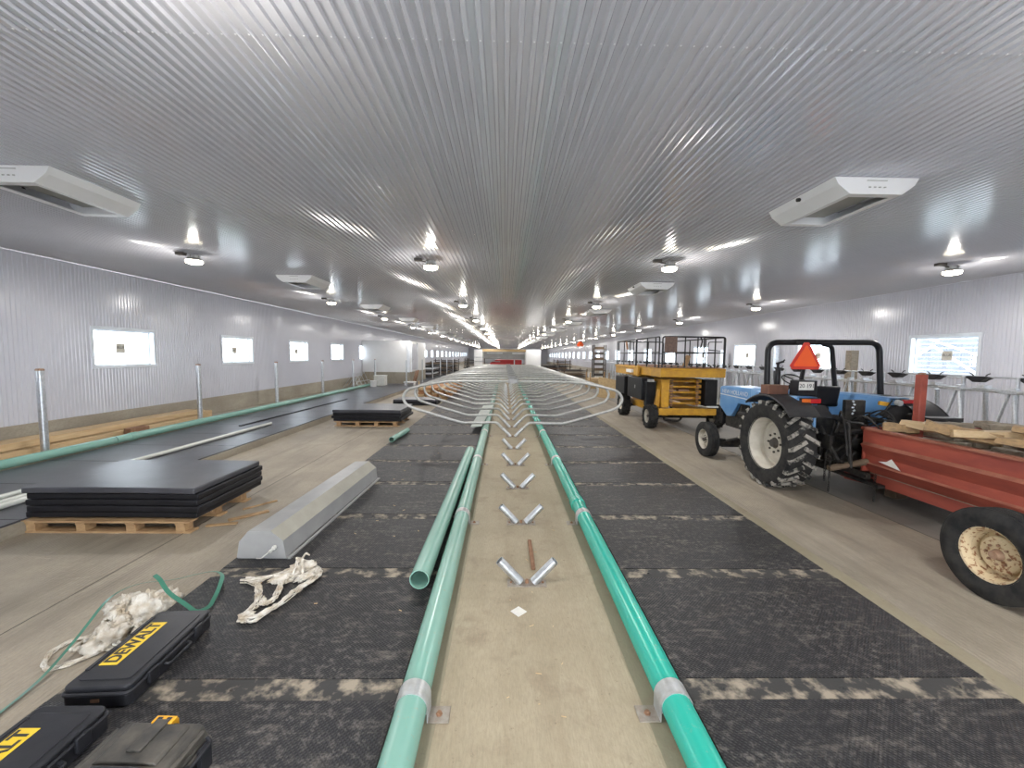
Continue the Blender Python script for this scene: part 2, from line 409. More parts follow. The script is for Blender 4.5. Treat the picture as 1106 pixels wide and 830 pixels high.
WN = 0
def window(X, s, a, c, z0, z1, near):
    global WN; WN += 1
    cy = (a + c) / 2
    root = bpy.data.objects.new('window_%d' % WN, None); C.objects.link(root); root.location = (X, cy, z0); root['kind'] = 'structure'
    OFF[root.name] = (X, cy, z0)
    xin, xo = X - s * .022, X + s * .15
    x0, x1 = min(xin, xo), max(xin, xo); m = M(); t = .05
    e = .018
    m.box(x0, x1, a - .004, a + e, z0 - .004, z1 + .004); m.box(x0, x1, c - e, c + .004, z0 - .004, z1 + .004)
    m.box(x0, x1, a + e, c - e, z0 - .004, z0 + e); m.box(x0, x1, a + e, c - e, z1 - e, z1 + .004)
    xa_, xb_ = sorted((X - s * .030, X - s * .014))
    m.box(xa_, xb_, a - t, a, z0 - t, z1 + t); m.box(xa_, xb_, c, c + t, z0 - t, z1 + t); m.box(xa_, xb_, a, c, z0 - t, z0); m.box(xa_, xb_, a, c, z1, z1 + t)
    xs0, xs1 = sorted((X + s * .09, X + s * .13))
    m.box(xs0, xs1, a + e, a + .045, z0 + e, z1 - e); m.box(xs0, xs1, c - .045, c - e, z0 + e, z1 - e); m.box(xs0, xs1, a + .045, c - .045, z0 + e, z0 + .045); m.box(xs0, xs1, a + .045, c - .045, z1 - .045, z1 - e)
    m.build('frame', TRIMW, root)
    xg = X + s * .11
    m = M(); m.box(xg - .003, xg + .003, a + .045, c - .045, z0 + .045, z1 - .045); m.build('pane', GLASS, root)
    if near:
        xk = xg - s * .006
        m = M(); m.box(xk - .001, xk + .001, cy - .13, cy + .10, (z0 + z1) / 2 - .12, (z0 + z1) / 2 + .10); st = m.build('sticker', STICK, root)
        R = Matrix(((0, -s, 0), (0, 0, 1), (-s, 0, 0))).transposed() if False else Matrix.Rotation(-s * pi / 2, 3, 'Z') @ Matrix.Rotation(pi / 2, 3, 'X')
        text('BLUE', .085, (xk - s * .003, cy - .015, (z0 + z1) / 2 + .005), R, INK, st)
for k, (a, c) in enumerate(WL):
    if c < Y1 and not (27 < (a + c) / 2 < 31): window(XL, -1, a, c, 1.50, 2.33, 0 < k < 6)
for k, (a, c) in enumerate(WR):
    if c < Y1: window(XR, 1, a, c, 1.52, 2.42, 0 < k < 6)

# raised concrete platforms
b = M(); b.box(-2.42, 2.99, -2, 62, ZF, -.02); struct(b.build('concrete_platform', CONS, keep=True))
b = M(); b.box(XL + .03, -5.22, -2, 62, ZF, -.02); struct(b.build('concrete_platform', CONW, keep=True))
b = M(); b.box(7.6, XR - .03, -2, 62, ZF, -.02); struct(b.build('concrete_platform', CONW, keep=True))

# outside
b = M(); b.box(-60, 80, -40, 140, -.6, -.5); struct(b.build('snowy_ground', SNOW, keep=True))
g = thing('white_house', (24, 20, -.5), 'pale building with white gable trim seen through the nearest right window', 'building')
m = M(); m.prism([(14, -.5), (26, -.5), (26, 1.7), (20, 4.4), (14, 1.7)], 'X', 22, 30); m.build('siding', SIDING, g)
m = M()
for z in [z * .22 for z in range(0, 19)]: m.box(21.985, 22.0, 14.05, 25.95, z - .4, z - .385)
for p0, p1 in (((21.95, 13.6, 1.55), (21.95, 20, 4.5)), ((21.95, 26.4, 1.55), (21.95, 20, 4.5)), ((21.95, 18.5, 1.2), (21.95, 20.6, 2.6)), ((21.95, 22.6, 1.2), (21.95, 20.6, 2.6)), ((21.95, 21.5, 3.2), (21.95, 17.2, 1.6))):
    m.bar(p0, p1, .06, .14, (1, 0, 0))
m.build('trim_board', SNOW, g)

# utility room built against the left wall
u = thing('utility_room', (-7.4, 27, ZF), 'small white panelled room built against the left wall on a concrete base', 'room', kind='structure')
m = M(); m.box(-8.85, -5.95, 25.5, 30.6, .72, 2.66); m.build('white_panel', WHITE, u)
m = M(); m.box(-8.87, -5.93, 25.48, 30.62, -.02, .72); m.build('concrete_base', CONW, u)
m = M(); m.box(-5.93, -5.90, 26.0, 27.6, .85, 2.5); d_ = m.build('door', pm('pale_lilac_door', (.62, .63, .70), None, 2, .4), u)
m = M(); m.cyl((-5.90, 26.2, 1.5), (-5.84, 26.2, 1.5), .03, 8); m.build('door_handle', ALU, d_)
m = M(); m.box(-5.94, -5.88, 25.85, 26.0, .72, 2.6); m.box(-5.94, -5.88, 27.6, 27.75, .72, 2.6); m.box(-6.1, -5.9, 25.46, 25.50, .72, 2.66); m.build('corner_trim', TRIMW, u)

# ---------------------------------------------------------------- lamps
def lamp_proto():
    t = thing('ceiling_lamp', (0, 0, ZC), '', 'ceiling lamp')
    m = M(); m.box(-.30, -.16, -.05, .05, ZC - .05, ZC - .004); m.tube(fillet([(-.22, 0, ZC - .04), (-.12, .0, ZC - .06), (0, 0, ZC - .07)], .03), .012, 6); m.build('junction_box', DARKST, t)
    m = M(); m.lathe([(0, -.04), (.07, -.04), (.08, -.10), (.135, -.135), (.145, -.15), (.0, -.15)], (0, 0, ZC), 'Z', 18)
    for k in range(8):
        a = k * pi / 4; m.bar((0.05 * cos(a), .05 * sin(a), ZC - .09), (.105 * cos(a), .105 * sin(a), ZC - .09), .006, .07)
    m.build('lamp_housing', ALU, t)
    m = M(); m.lathe([(.13, -.15), (.128, -.185), (.09, -.205), (.0, -.212)], (0, 0, ZC), 'Z', 18); m.build('lamp_glass', LAMPG, t)
    return t
lp = lamp_proto(); first = True
LIGHT = bpy.data.lights.new('lamp_light', 'AREA'); LIGHT.shape = 'DISK'; LIGHT.size = .19; LIGHT.energy = LAMP_W; LIGHT.color = (1.0, .975, .96)
GLOW = bpy.data.lights.new('lamp_glow', 'POINT'); GLOW.energy = 13; GLOW.color = (1.0, .97, .93); GLOW.shadow_soft_size = .07
rows = [(-5.62, 'row nearest the left wall', -4.1, 5.83), (-1.40, 'row left of the centre', 1.85, 5.9), (3.0, 'row right of the centre', 1.6, 5.95), (8.2, 'row nearest the right wall', 1.6, 5.87)]
for x, rn, ya, st in rows:
    k = 0; yy = ya if x != -5.62 else 1.75
    while yy < 92:
        lab = 'round ceiling lamp with a glowing glass, %s in the %s' % (nth(k), rn)
        if first: o = lp; o.location = (x, yy, ZC); o['label'] = lab; first = False
        else: o = dup(lp, (x, yy, ZC), lab)
        o['group'] = 'ceiling lamps in four long rows'
        L = bpy.data.objects.new('lamp_light', LIGHT); C.objects.link(L); L.parent = o; L.location = (0, 0, -.216)
        L = bpy.data.objects.new('lamp_glow', GLOW); C.objects.link(L); L.parent = o; L.location = (0, 0, -.30)
        yy += st; k += 1

# ---------------------------------------------------------------- ceiling air inlets
def vent_proto():
    t = thing('ceiling_air_inlet', (0, 0, ZC), '', 'air vent')
    z = ZC - .002; d = .16; wd = .42
    end = [(-wd, z), (wd, z), (wd - .04, z - .07), (wd - .16, z - d), (-wd + .16, z - d), (-wd + .04, z - .07)]
    m = M(); m.prism(end, 'Y', -.50, -.47); m.prism(end, 'Y', .47, .50)
    for a, b2 in ((1, 2), (2, 3), (4, 5), (5, 0)):
        p, q = end[a], end[b2]; m.add([(p[0], -.47, p[1]), (q[0], -.47, q[1]), (q[0], .47, q[1]), (p[0], .47, p[1])], [(0, 1, 2, 3)])
    m.box(-wd + .155, -wd + .215, -.47, .47, z - d, z - d + .012); m.box(wd - .215, wd - .155, -.47, .47, z - d, z - d + .012)
    m.box(-wd + .16, wd - .16, -.47, -.42, z - d, z - d + .012); m.box(-wd + .16, wd - .16, .42, .47, z - d, z - d + .012)
    m.build('housing', WHITE, t)
    m = M(); m.box(-wd + .20, wd - .20, -.44, .44, z - .07, z - .06); m.build('inner_panel', VENTIN, t)
    m = M(); m.cyl((-wd + .02, 0, z - .035), (-wd - .012, 0, z - .04), .02, 8); m.build('latch', INK, t); m = M()
    for i in range(4): m.box(-.08 + i * .05, -.06 + i * .05, -.508, -.5, z - .10, z - .09)
    m.box(-.10, .10, -.506, -.5, z - .035, z - .028); m.build('printed_marking', VENTIN, t)
    return t
vp = vent_proto(); first = True
for x, side, ya, st in ((-4.85, 'left', 4.66, 5.4), (3.62, 'right', 4.55, 5.75)):
    for k in range(10):
        lab = 'white trapezoid air inlet box on the ceiling, %s of the %s row' % (nth(k), side)
        loc = (x, ya + st * k, ZC)
        if first: o = vp; o.location = loc; o['label'] = lab; first = False
        else: o = dup(vp, loc, lab)
        o['group'] = 'white ceiling air inlets'

# ---------------------------------------------------------------- rubber mats laid on the platforms
def mat_proto(x0, x1):
    t = thing('rubber_mat', ((x0 + x1) / 2, 0, -.02), '', 'rubber mat')
    m = M(); m.box(x0, x1, .155, 1.215, -.02, 0); m.build('studded_sheet', RUB, t)
    m = M(); m.box(x0, x1, .0, .153, -.02, -.003)
    s = m.build('seam_strip', RUBS, t)
    m = M()
    for k in range(3):
        xx = x0 + .22 + k * (x1 - x0 - .44) / 2; m.lathe([(0, .001), (.012, .002), (.028, -.001), (.03, -.004)], (xx, .075, -.002), 'Z', 14)
        m.lathe([(0, .007), (.008, .006), (.010, 0)], (xx, .075, 0), 'Z', 6)
    m.build('washer', RUBS, s)
    return t
for side, x0, x1 in (('left', -2.40, -.56), ('right', 1.03, 2.83)):
    pr0 = mat_proto(x0, x1)
    for k in range(31):
        lab = 'dusty black rubber mat %s of the walkway, %s row from the camera' % (side, nth(k))
        loc = ((x0 + x1) / 2, -.36 + 1.21 * k, -.02)
        if k == 0: o = pr0; o.location = loc; o['label'] = lab
        else: o = dup(pr0, loc, lab)
        o['group'] = 'black rubber mats laid beside the walkway'
m = M(); m.box(-7.62, -5.25, 0, 1.20, -.02, 0)
o0 = tag(m.build('rubber_mat', RUBT), '', 'rubber mat', 'black rubber mats on the left platform')
for k in range(36):
    lab = 'black rubber mat laid on the left wall platform, %s from near end' % nth(k)
    o = o0 if k == 0 else dup(o0)
    o.location = (-6.435, 2.6 + 1.212 * k, -.02); o['label'] = lab

# ---------------------------------------------------------------- green pipes and their clamps
def pipe(name, x, y0, y1, z, r, mt, label, group=None, x1=None, wall_=.008, bell=True, cat='pipe'):
    t = thing(name, (x, y0, z - r), label, cat, group)
    x1 = x if x1 is None else x1
    m = M(); N = 24
    def ring(px, py, rr): return [(px + rr * cos(2 * pi * k / N), py, z + rr * sin(2 * pi * k / N)) for k in range(N)]
    st = [(x, y0, r - wall_), (x, y0, r), (x1, y1, r), (x1, y1, r - wall_)]
    vs = []
    for px, py, rr in st: vs += ring(px, py, rr)
    fs = []
    for i in range(4):
        j = (i + 1) % 4
        for k in range(N): fs.append((i * N + k, i * N + (k + 1) % N, j * N + (k + 1) % N, j * N + k))
    m.add(vs, fs); m.build('pipe_wall', mt, t)
    if bell:
        m = M(); m.lathe([(r + .001, 0), (r + .010, .01), (r + .010, .16), (r + .001, .19)], (x + (x1 - x) * .05, y0 + .05 * (y1 - y0), z), 'Y', N)
        m.build('coupling_sleeve', mt, t)
    return t
PR = .078
yy = -2.0; k = 0
for y0, y1 in ((-1.95, 4.42), (4.44, 10.5), (10.52, 16.6), (16.62, 22.7), (22.72, 28.8), (28.82, 34.9), (34.92, 41)):
    pipe('drain_pipe', .90, y0, y1, PR - .018, PR, PVC, 'bright green plastic pipe right of the walkway, %s length from the camera' % nth(k), 'green pipe lengths right of the walkway', bell=k > 0); k += 1
k = 0
for y0, y1 in ((-1.95, 9.2), (9.22, 15.3), (15.32, 21.4), (21.42, 27.5), (27.52, 33.6), (33.62, 41)):
    pipe('drain_pipe', -.455, y0, y1, PR - .018, PR, PVCP, 'faded green plastic pipe left of the walkway, %s length from the camera' % nth(k), 'green pipe lengths left of the walkway', bell=k > 0); k += 1
pipe('loose_drain_pipe', -.655, 3.10, 7.45, PR + .002, PR, PVCP, 'loose open-ended pale green pipe lying beside the left walkway pipe', x1=-.625, bell=False)
t_ = pipe('pipe_offcut', -2.35, 8.45, 9.55, .060, .058, PVCP, 'short pale green pipe offcut lying at the left edge of the mats', x1=-2.28, bell=False)
def clamp(x, sgn):
    t = thing('pipe_clamp', (x, 0, -.02), '', 'pipe clamp')
    m = M(); R0, R1, z = PR + .0005, PR + .006, PR - .018
    arc = [(-pi * .12 + i * (pi * 1.24) / 18) for i in range(19)]
    outer = [(x + R1 * cos(a), z + R1 * sin(a)) for a in arc]; inner = [(x + R0 * cos(a), z + R0 * sin(a)) for a in arc]
    vs = []; fs = []
    for yv in (-.05, .05):
        for p, q in zip(outer, inner): vs += [(p[0], yv, p[1]), (q[0], yv, q[1])]
    n2 = 38
    for i in range(18):
        a = 2 * i; fs += [(a, a + 2, n2 + a + 2, n2 + a), (a + 1, a + 3, n2 + a + 3, n2 + a + 1), (a, a + 1, a + 3, a + 2), (n2 + a, n2 + a + 1, n2 + a + 3, n2 + a + 2)]
    m.add(vs, fs); m.box(min(x + sgn * R0, x + sgn * R1), max(x + sgn * R0, x + sgn * R1), -.05, .05, -.018, z + .01)
    m.build('strap', STRAPM, t)
    m = M(); e0, e1 = sorted((x + sgn * R0, x + sgn * (R1 + .105))); m.box(e0, e1, -.05, .05, -.019, -.013)
    m.build('foot_plate', FOOT, t, bevel=.002)
    m = M(); xx = x + sgn * (R1 + .05); m.lathe([(0, .010), (.010, .010), (.011, .0), (.018, -.001), (.018, -.006)], (xx, 0, -.008), 'Z', 6); m.build('bolt', RUST, t)
    return t
for x, sgn, side in ((.90, -1, 'right'), (-.455, 1, 'left')):
    c0 = clamp(x, sgn)
    for k in range(8):
        lab = 'clear grey strap clamp around the %s green pipe, %s from the camera' % (side, nth(k))
        o = c0 if k == 0 else dup(c0)
        o.location = (x, 1.995 + 2.43 * k, -.02); o['label'] = lab; o['group'] = 'strap clamps on the green pipes'

# ---------------------------------------------------------------- bent tube sockets and stall dividers
XC = .20
def vtubes(m, L=.25, r=.036):
    for s in (-1, 1):
        p0 = Vector((XC + s * .055, 0, -.005)); p1 = p0 + Vector((s * .76, 0, .80)).normalized() * L
        a = (p1 - p0).normalized(); N = 16; x = Vector((0, 1, 0)); y = a.cross(x)
        vs = []
        for c, rr in ((p0, r - .004), (p0, r), (p1, r), (p1, r - .004)):
            vs += [c + (x * cos(2 * pi * k / N) + y * sin(2 * pi * k / N)) * rr for k in range(N)]
        fs = []
        for i in range(4):
            j = (i + 1) % 4
            for k in range(N): fs.append((i * N + k, i * N + (k + 1) % N, j * N + (k + 1) % N, j * N + k))
        m.add(vs, fs)
def socket_proto():
    t = thing('divider_socket', (XC, 0, -.02), '', 'metal socket')
    for s in (0, 1):
        m = M(); vtubes(m)
        h = len(m.v) // 2
        vs = m.v[:h] if s == 0 else m.v[h:]; fs = m.f[:len(m.f) // 2]
        q = M(); q.add(vs, fs); q.build('socket_tube', GALV, t)
    m = M(); m.box(XC - .16, XC + .16, -.055, .055, -.02, -.012); m.build('base_plate', FOOT, t, bevel=.002)
    m = M()
    for s in (-1, 1): m.lathe([(0, .010), (.009, .010), (.010, 0)], (XC + s * .13, 0, -.012), 'Z', 6)
    m.lathe([(0, .03), (.012, .028), (.016, 0)], (XC, 0, -.012), 'Z', 6); m.build('bolt', RUST, t)
    return t
SY = [3.22 + 1.205 * k for k in range(19)]
s0 = socket_proto()
for k, y in enumerate(SY):
    lab = ('short empty pair of angled galvanised tubes on the walkway, %s from the camera' if k < 5 else 'galvanised socket holding a stall divider, %s socket from the camera') % nth(k)
    o = s0 if k == 0 else dup(s0)
    o.location = (XC, y, -.02); o['label'] = lab; o['group'] = 'empty divider sockets on the walkway' if k < 5 else 'sockets under the stall dividers'
def divider_proto():
    t = thing('stall_divider', (XC, 0, -.02), '', 'stall divider')
    for s in (-1, 1):
        X = lambda d: XC + s * d
        pts = [(X(.075), 0, .01), (X(.37), 0, .315), (X(1.12), 0, .295), (X(1.22), 0, .315), (X(2.12), 0, .575), (X(2.42), 0, .68), (X(2.52), 0, .87), (X(2.40), 0, 1.06), (X(2.0), 0, 1.16), (X(1.50), 0, 1.25), (X(.0), 0, 1.26)]
        m = M(); m.tube(fillet(pts[:3], .07, 4)[:-1] + fillet(pts[2:], .19, 6), .031, 10); m.build('loop_rail', GALVP, t)
    m = M(); m.box(XC - .085, XC + .085, -.04, .04, 1.21, 1.31)
    for sx in (-1, 1): m.box(XC + sx * .10 - .010, XC + sx * .10 + .010, -.055, .055, 1.19, 1.335)
    m.build('centre_clamp', BOXG, t, bevel=.006)
    return t
d0 = divider_proto()
for k, y in enumerate(SY[5:]):
    lab = 'double-looped galvanised stall divider spanning the walkway, %s in line from the camera' % nth(k)
    o = d0 if k == 0 else dup(d0)
    o.location = (XC, y, -.02); o['label'] = lab; o['group'] = 'stall dividers standing in one long row'
m = M()
m.add([(-.80, 9.6, .13), (-.54, 9.6, .15), (-.37, 13.6, .16), (-.71, 13.6, .14), (-.80, 9.6, .15), (-.54, 9.6, .17), (-.37, 13.6, .18), (-.71, 13.6, .16)], [(3, 2, 1, 0), (4, 5, 6, 7), (0, 1, 5, 4), (1, 2, 6, 5), (2, 3, 7, 6), (3, 0, 4, 7)])
tag(m.build('grey_board', GREYBD, bevel=.003), 'long pale grey-green board lying on the left pipe under the stall dividers', 'board')
m = M(); m.box(.25, .285, 3.43, 3.98, -.02, .0); tag(m.build('rusty_flat_bar', RUST), 'rusty brown flat bar lying behind the first angled tubes', 'metal bar')
m = M(); m.obox((.12, 2.85, -.017), (.085, .085, .003), Matrix.Rotation(.75, 3, 'Z')); tag(m.build('paper_scrap', PAPER), 'small white square paper scrap on the concrete walkway', 'paper')

# ---------------------------------------------------------------- grey steel housing lying on the mats
t = thing('steel_housing', (-2.17, 3.57, 0), 'long grey octagonal steel housing lying on the left mats', 'metal box')
L = 2.40
prof8 = [(-.21, 0.012), (-.185, .16), (-.105, .255), (.095, .26), (.205, .17), (.225, .012)]
m = M()
def hv(y): return [(-2.17 + x + (y / L) * .075, 3.57 + y, z) for x, z in prof8]
m.mi = 0; m.add(hv(0) + hv(L), [(0, 1, 7, 6), (1, 2, 8, 7), (2, 3, 9, 8), (4, 5, 11, 10), (5, 0, 6, 11)])
m.mi = 1; m.add(hv(0) + hv(L), [(3, 4, 10, 9)])
m.mi = 0; m.add(hv(.0) , [(0, 1, 2, 3, 4, 5)]); m.add(hv(L), [(0, 1, 2, 3, 4, 5)])
m.build('shell', [BOXG, BOXS], t, bevel=.004)
m = M(); m.add([(-1.935 + .004, 3.57, .0), (-1.905, 3.57, .0), (-1.83, 5.97, .0), (-1.865, 5.97, .0), (-1.935 + .004, 3.57, .014), (-1.905, 3.57, .014), (-1.83, 5.97, .014), (-1.865, 5.97, .014)], [(3, 2, 1, 0), (4, 5, 6, 7), (0, 1, 5, 4), (1, 2, 6, 5), (2, 3, 7, 6), (3, 0, 4, 7)])
m.box(-2.38, -1.94, 3.58, 5.9, 0, .012); m.build('base_flange', BOXG, t)
m = M(); m.tube([(-2.20, 3.56, .012), (-2.15, 3.545, .02), (-2.10, 3.55, .06), (-2.07, 3.535, .09), (-2.045, 3.55, .11)], .006, 8); m.lathe([(0, -.02), (.016, -.02), (.02, 0), (.016, .012), (0, .012)], (-2.03, 3.545, .12), 'Y', 12)
m.lathe([(.010, -.035), (.014, -.03), (.014, -.01)], (-2.055, 3.55, .095), 'Y', 12); m.build('cord_plug', OFFWHITE, t)
m = M(); m.add([(-1.927, 4.70, .075), (-1.921, 4.90, .075), (-1.932, 4.90, .135), (-1.938, 4.70, .135)], [(0, 1, 2, 3)])
m.v = [(v[0] + .006, v[1], v[2]) for v in m.v]; m.add([(v[0] - .004, v[1], v[2]) for v in m.v[:4]], [(0, 1, 2, 3), (0, 1, -3, -4)][:1]); m.build('sticker', BLUEST, t)

# ---------------------------------------------------------------- power tool cases
def rrect(w_, l_, r, k=4):
    pts = []
    for cx, cy, a0 in ((w_ / 2 - r, l_ / 2 - r, 0), (-w_ / 2 + r, l_ / 2 - r, pi / 2), (-w_ / 2 + r, -l_ / 2 + r, pi), (w_ / 2 - r, -l_ / 2 + r, 1.5 * pi)):
        for i in range(k + 1):
            a = a0 + pi / 2 * i / k; pts.append((cx + r * cos(a), cy + r * sin(a)))
    return pts
def case(cx, cy, rz, label):
    t = thing('tool_case', (0, 0, 0), label, 'tool case', 'long black tool cases')
    W_, L_ = .335, .645
    m = M(); m.prism(rrect(W_, L_, .03), 'Z', .0, .066); m.build('case_base', CASEB, t, bevel=.006)
    m = M(); m.prism(rrect(W_ + .016, L_ + .016, .034), 'Z', .066, .084); m.prism(rrect(W_ - .004, L_ - .004, .034), 'Z', .084, .112)
    lid = m.build('lid', CASEB, t, bevel=.008)
    m = M(); m.prism(rrect(W_ - .07, L_ - .10, .02), 'Z', .111, .1165); m.box(-.158, -.135, -.2, -.02, .110, .119); m.box(-.158, -.135, .08, .25, .110, .119); m.build('lid_panel', CASEB, lid, bevel=.003)
    m = M()
    m.box(-.115, -.020, -.17, .19, .1165, .118); lb = m.build('yellow_label', YEL, lid)
    text('DEWALT', .098, (-.069, .012, .1190), Matrix.Rotation(pi / 2, 3, 'Z'), INK, lb, sx=.84, bold=.0028)
    for y in (-.18, .18):
        m = M(); m.box(W_ / 2, W_ / 2 + .018, y - .032, y + .032, .030, .098); m.build('latch', CASEB, t, bevel=.004)
    m = M(); m.tube(fillet([(W_ / 2, -.09, .055), (W_ / 2 + .028, -.085, .05), (W_ / 2 + .028, .085, .05), (W_ / 2, .09, .055)], .02), .009, 8); m.build('handle', CASEB, t)
    m = M(); m.box(-.02, .02, -L_ / 2 - .006, -L_ / 2, .035, .05); m.build('hinge_tag', RUST, t)
    t.location = (cx, cy, 0); t.rotation_euler = (0, 0, rz); return t
case(-2.115, 2.345, .05, 'long black tool case with a yellow label lying between the rags and the mats')
case(-2.09, 1.60, .0, 'black tool case with a yellow label cut off by the lower left corner')
t = thing('tool_box', (0, 0, 0), 'dusty grey lidded tool box with a yellow latch at the bottom left', 'tool box')
m = M(); m.prism(rrect(.40, .34, .03), 'Z', 0, .155); m.build('box_body', CASEB, t, bevel=.006)
m = M(); m.prism(rrect(.425, .365, .035), 'Z', .155, .175); m.prism([(-.20, .175), (.20, .175), (.165, .235), (-.165, .235)], 'Y', -.17, .17)
lid = m.build('lid', CASEG, t, bevel=.008)
m = M(); m.prism([(-.13, .235), (.13, .235), (.115, .248), (-.115, .248)], 'Y', -.02, .15); m.box(-.165, -.05, -.165, -.04, .234, .244); m.box(.07, .165, -.165, -.04, .234, .244); m.box(-.03, .03, .02, .165, .247, .256); m.box(-.195, -.175, -.15, .15, .20, .222); m.box(.175, .195, -.15, .15, .20, .222); m.box(-.11, -.07, -.17, -.09, .236, .256); m.box(.05, .09, -.17, -.09, .236, .256); m.build('lid_rib', CASEG, lid, bevel=.004)
m = M(); m.tube(fillet([(-.09, -.04, .235), (-.09, -.06, .262), (.09, -.06, .262), (.09, -.04, .235)], .02), .010, 8); m.box(-.02, .02, -.14, -.06, .24, .262); m.build('handle', CASEB, lid)
m = M(); m.box(-.045, .045, .150, .186, .225, .252); m.box(-.045, .045, .178, .192, .15, .24); y_ = m.build('latch', YELL, t, bevel=.004); y_['label'] = 'yellow front latch'
m = M(); m.box(-.030, -.010, .155, .175, .252, .254); m.box(.010, .030, .155, .175, .252, .254); m.build('latch_slot', INK, y_)
m = M()
for y in (-.11, 0, .11): m.box(.205, .226, y - .03, y + .03, .08, .19)
m.tube(fillet([(.205, -.14, .20), (.232, -.13, .19), (.232, .13, .19), (.205, .14, .20)], .02), .008, 8); m.build('side_handle', CASEB, t, bevel=.003)
t.location = (-1.47, 1.525, 0); t.rotation_euler = (0, 0, -.03)

# ---------------------------------------------------------------- rags and strap
def rag(name, blobs, loops, label, z0f, bs=1.0, wander=0, wc=(0, 0), wr=(0, 0)):
    """crumpled plastic mesh: lumpy pieces joined with twisted strands"""
    import bmesh
    from mathutils import noise as mn
    m = M()
    for (x, y, z, sx, sy, sz, rz) in blobs:
        sx *= bs; sy *= bs; sz *= bs
        N1, N2 = 40, 22; vs = []; R = Matrix.Rotation(rz, 3, 'Z')
        for i in range(N2 + 1):
            th = pi * i / N2
            for j in range(N1):
                ph = 2 * pi * j / N1; d = Vector((sin(th) * cos(ph), sin(th) * sin(ph), cos(th)))
                k = .85 + .55 * mn.noise(d * 1.7 + Vector((x, y, 3))) + .38 * abs(mn.noise(d * 4 + Vector((y, x, 1)))) + .25 * abs(mn.noise(d * 9))
                p = R @ Vector((d.x * sx * k, d.y * sy * k, d.z * sz * k)); p += Vector((x, y, z + sz * .55))
                p.z = max(p.z, z0f(p.x) + .002); vs.append(p)
        fs = [(i * N1 + j, i * N1 + (j + 1) % N1, (i + 1) * N1 + (j + 1) % N1, (i + 1) * N1 + j) for i in range(N2) for j in range(N1)]
        m.add(vs, fs)
    rr_ = random.Random(17)
    for i in range(wander):
        a = rr_.random() * 6.28; x = wc[0] + (rr_.random() - .5) * wr[0]; y = wc[1] + (rr_.random() - .5) * wr[1]; pts = []
        for j in range(9):
            a += (rr_.random() - .5) * 2.0; x += cos(a) * .030; y += sin(a) * .040; x = min(max(x, wc[0] - wr[0] * .6), wc[0] + wr[0] * .6); y = min(max(y, wc[1] - wr[1] * .55), wc[1] + wr[1] * .55)
            hx = max(0, 1 - ((x - wc[0]) / wr[0] * 1.7) ** 2 - ((y - wc[1]) / wr[1] * 1.7) ** 2)
            pts.append((x, y, z0f(x) + .012 + hx * (.03 + .17 * rr_.random())))
        m.tube(fillet(pts, .03, 3), .010, 5, ra=[.005 + .009 * rr_.random() for _ in range(len(fillet(pts, .03, 3)))])
    for pts, r in loops:
        base = fillet([(x, y, z0f(x) + r * .9 + (z if len(q) else 0)) for (x, y, *q) in pts for z in (q[0] if q else 0,)], .05, 4)
        for s in range(7):
            tw = []; ra = []
            for i, p in enumerate(base):
                a = i * .35 + s * .9; q = r * (.8 + .35 * sin(i * .9 + s * 1.3)); tw.append((p[0] + cos(a) * q, p[1] + sin(a) * q, max(p[2] + sin(a * 1.3 + s) * q * .45, z0f(p[0]) + r * .25))); ra.append(r * (.26 + .14 * sin(i * 1.7 + s * 2)))
            m.tube(tw, r, 6, ra=ra)
    return tag(m.build(name, RAG, ang=60), label, 'plastic mesh')
fl = lambda x: -.15 if x < -2.44 else 0.0
rag('crumpled_mesh', [(-2.86, 3.02, -.15, .13, .10, .10, .5), (-2.74, 2.88, -.15, .12, .17, .12, .2), (-2.62, 2.95, -.15, .11, .16, .15, -.3), (-2.68, 2.70, -.15, .09, .14, .10, .1), (-2.52, 3.00, -.10, .08, .08, .10, 0)],
    [([(-2.72, 2.80), (-2.84, 2.76), (-2.95, 2.72), (-2.98, 2.62), (-2.90, 2.50), (-2.84, 2.45), (-2.74, 2.50), (-2.64, 2.62)], .016), ([(-2.56, 2.9), (-2.5, 3.02), (-2.46, 3.12)], .02)],
    'crumpled dirty white plastic mesh on the alley behind the long tool case', fl, .92, 46, (-2.70, 2.88), (.28, .46))
rag('crumpled_mesh', [(-1.78, 3.24, 0, .07, .10, .035, -.7), (-1.70, 3.40, 0, .10, .07, .04, .3), (-1.60, 3.27, 0, .05, .10, .03, -.5), (-1.78, 2.74, 0, .05, .05, .025, 0)],
    [([(-2.09, 3.19), (-1.97, 3.20), (-1.84, 3.28), (-1.76, 3.42), (-1.63, 3.42)], .024), ([(-2.06, 3.20), (-1.93, 3.14), (-1.84, 3.0), (-1.79, 2.86), (-1.80, 2.74)], .022),
     ([(-1.80, 2.74), (-1.70, 2.70), (-1.63, 2.86), (-1.60, 3.05), (-1.51, 3.22), (-1.55, 3.34)], .026), ([(-1.85, 3.26), (-1.74, 3.12), (-1.69, 2.95), (-1.74, 2.86), (-1.78, 2.95)], .022)],
    'crumpled dirty white plastic mesh with loops on the mat beside the grey housing', lambda x: 0.0, 1.0, 7, (-1.68, 3.34), (.16, .18))
m = M()
pts = [(-2.55, 1.62, -.145), (-2.73, 2.0, -.14), (-2.76, 2.35, -.13), (-2.75, 2.55, -.02), (-2.76, 2.80, .13), (-2.72, 2.98, .12), (-2.58, 3.12, .06), (-2.46, 3.24, .05), (-2.36, 3.28, .05), (-2.26, 3.22, .05), (-2.16, 3.02, .04), (-2.10, 2.84, .02), (-2.15, 2.78, .02), (-2.26, 2.82, .06), (-2.42, 2.88, .10), (-2.58, 3.0, .14), (-2.66, 3.05, .14)]
sm = fillet(pts, .2, 5); vs = []; fs = []
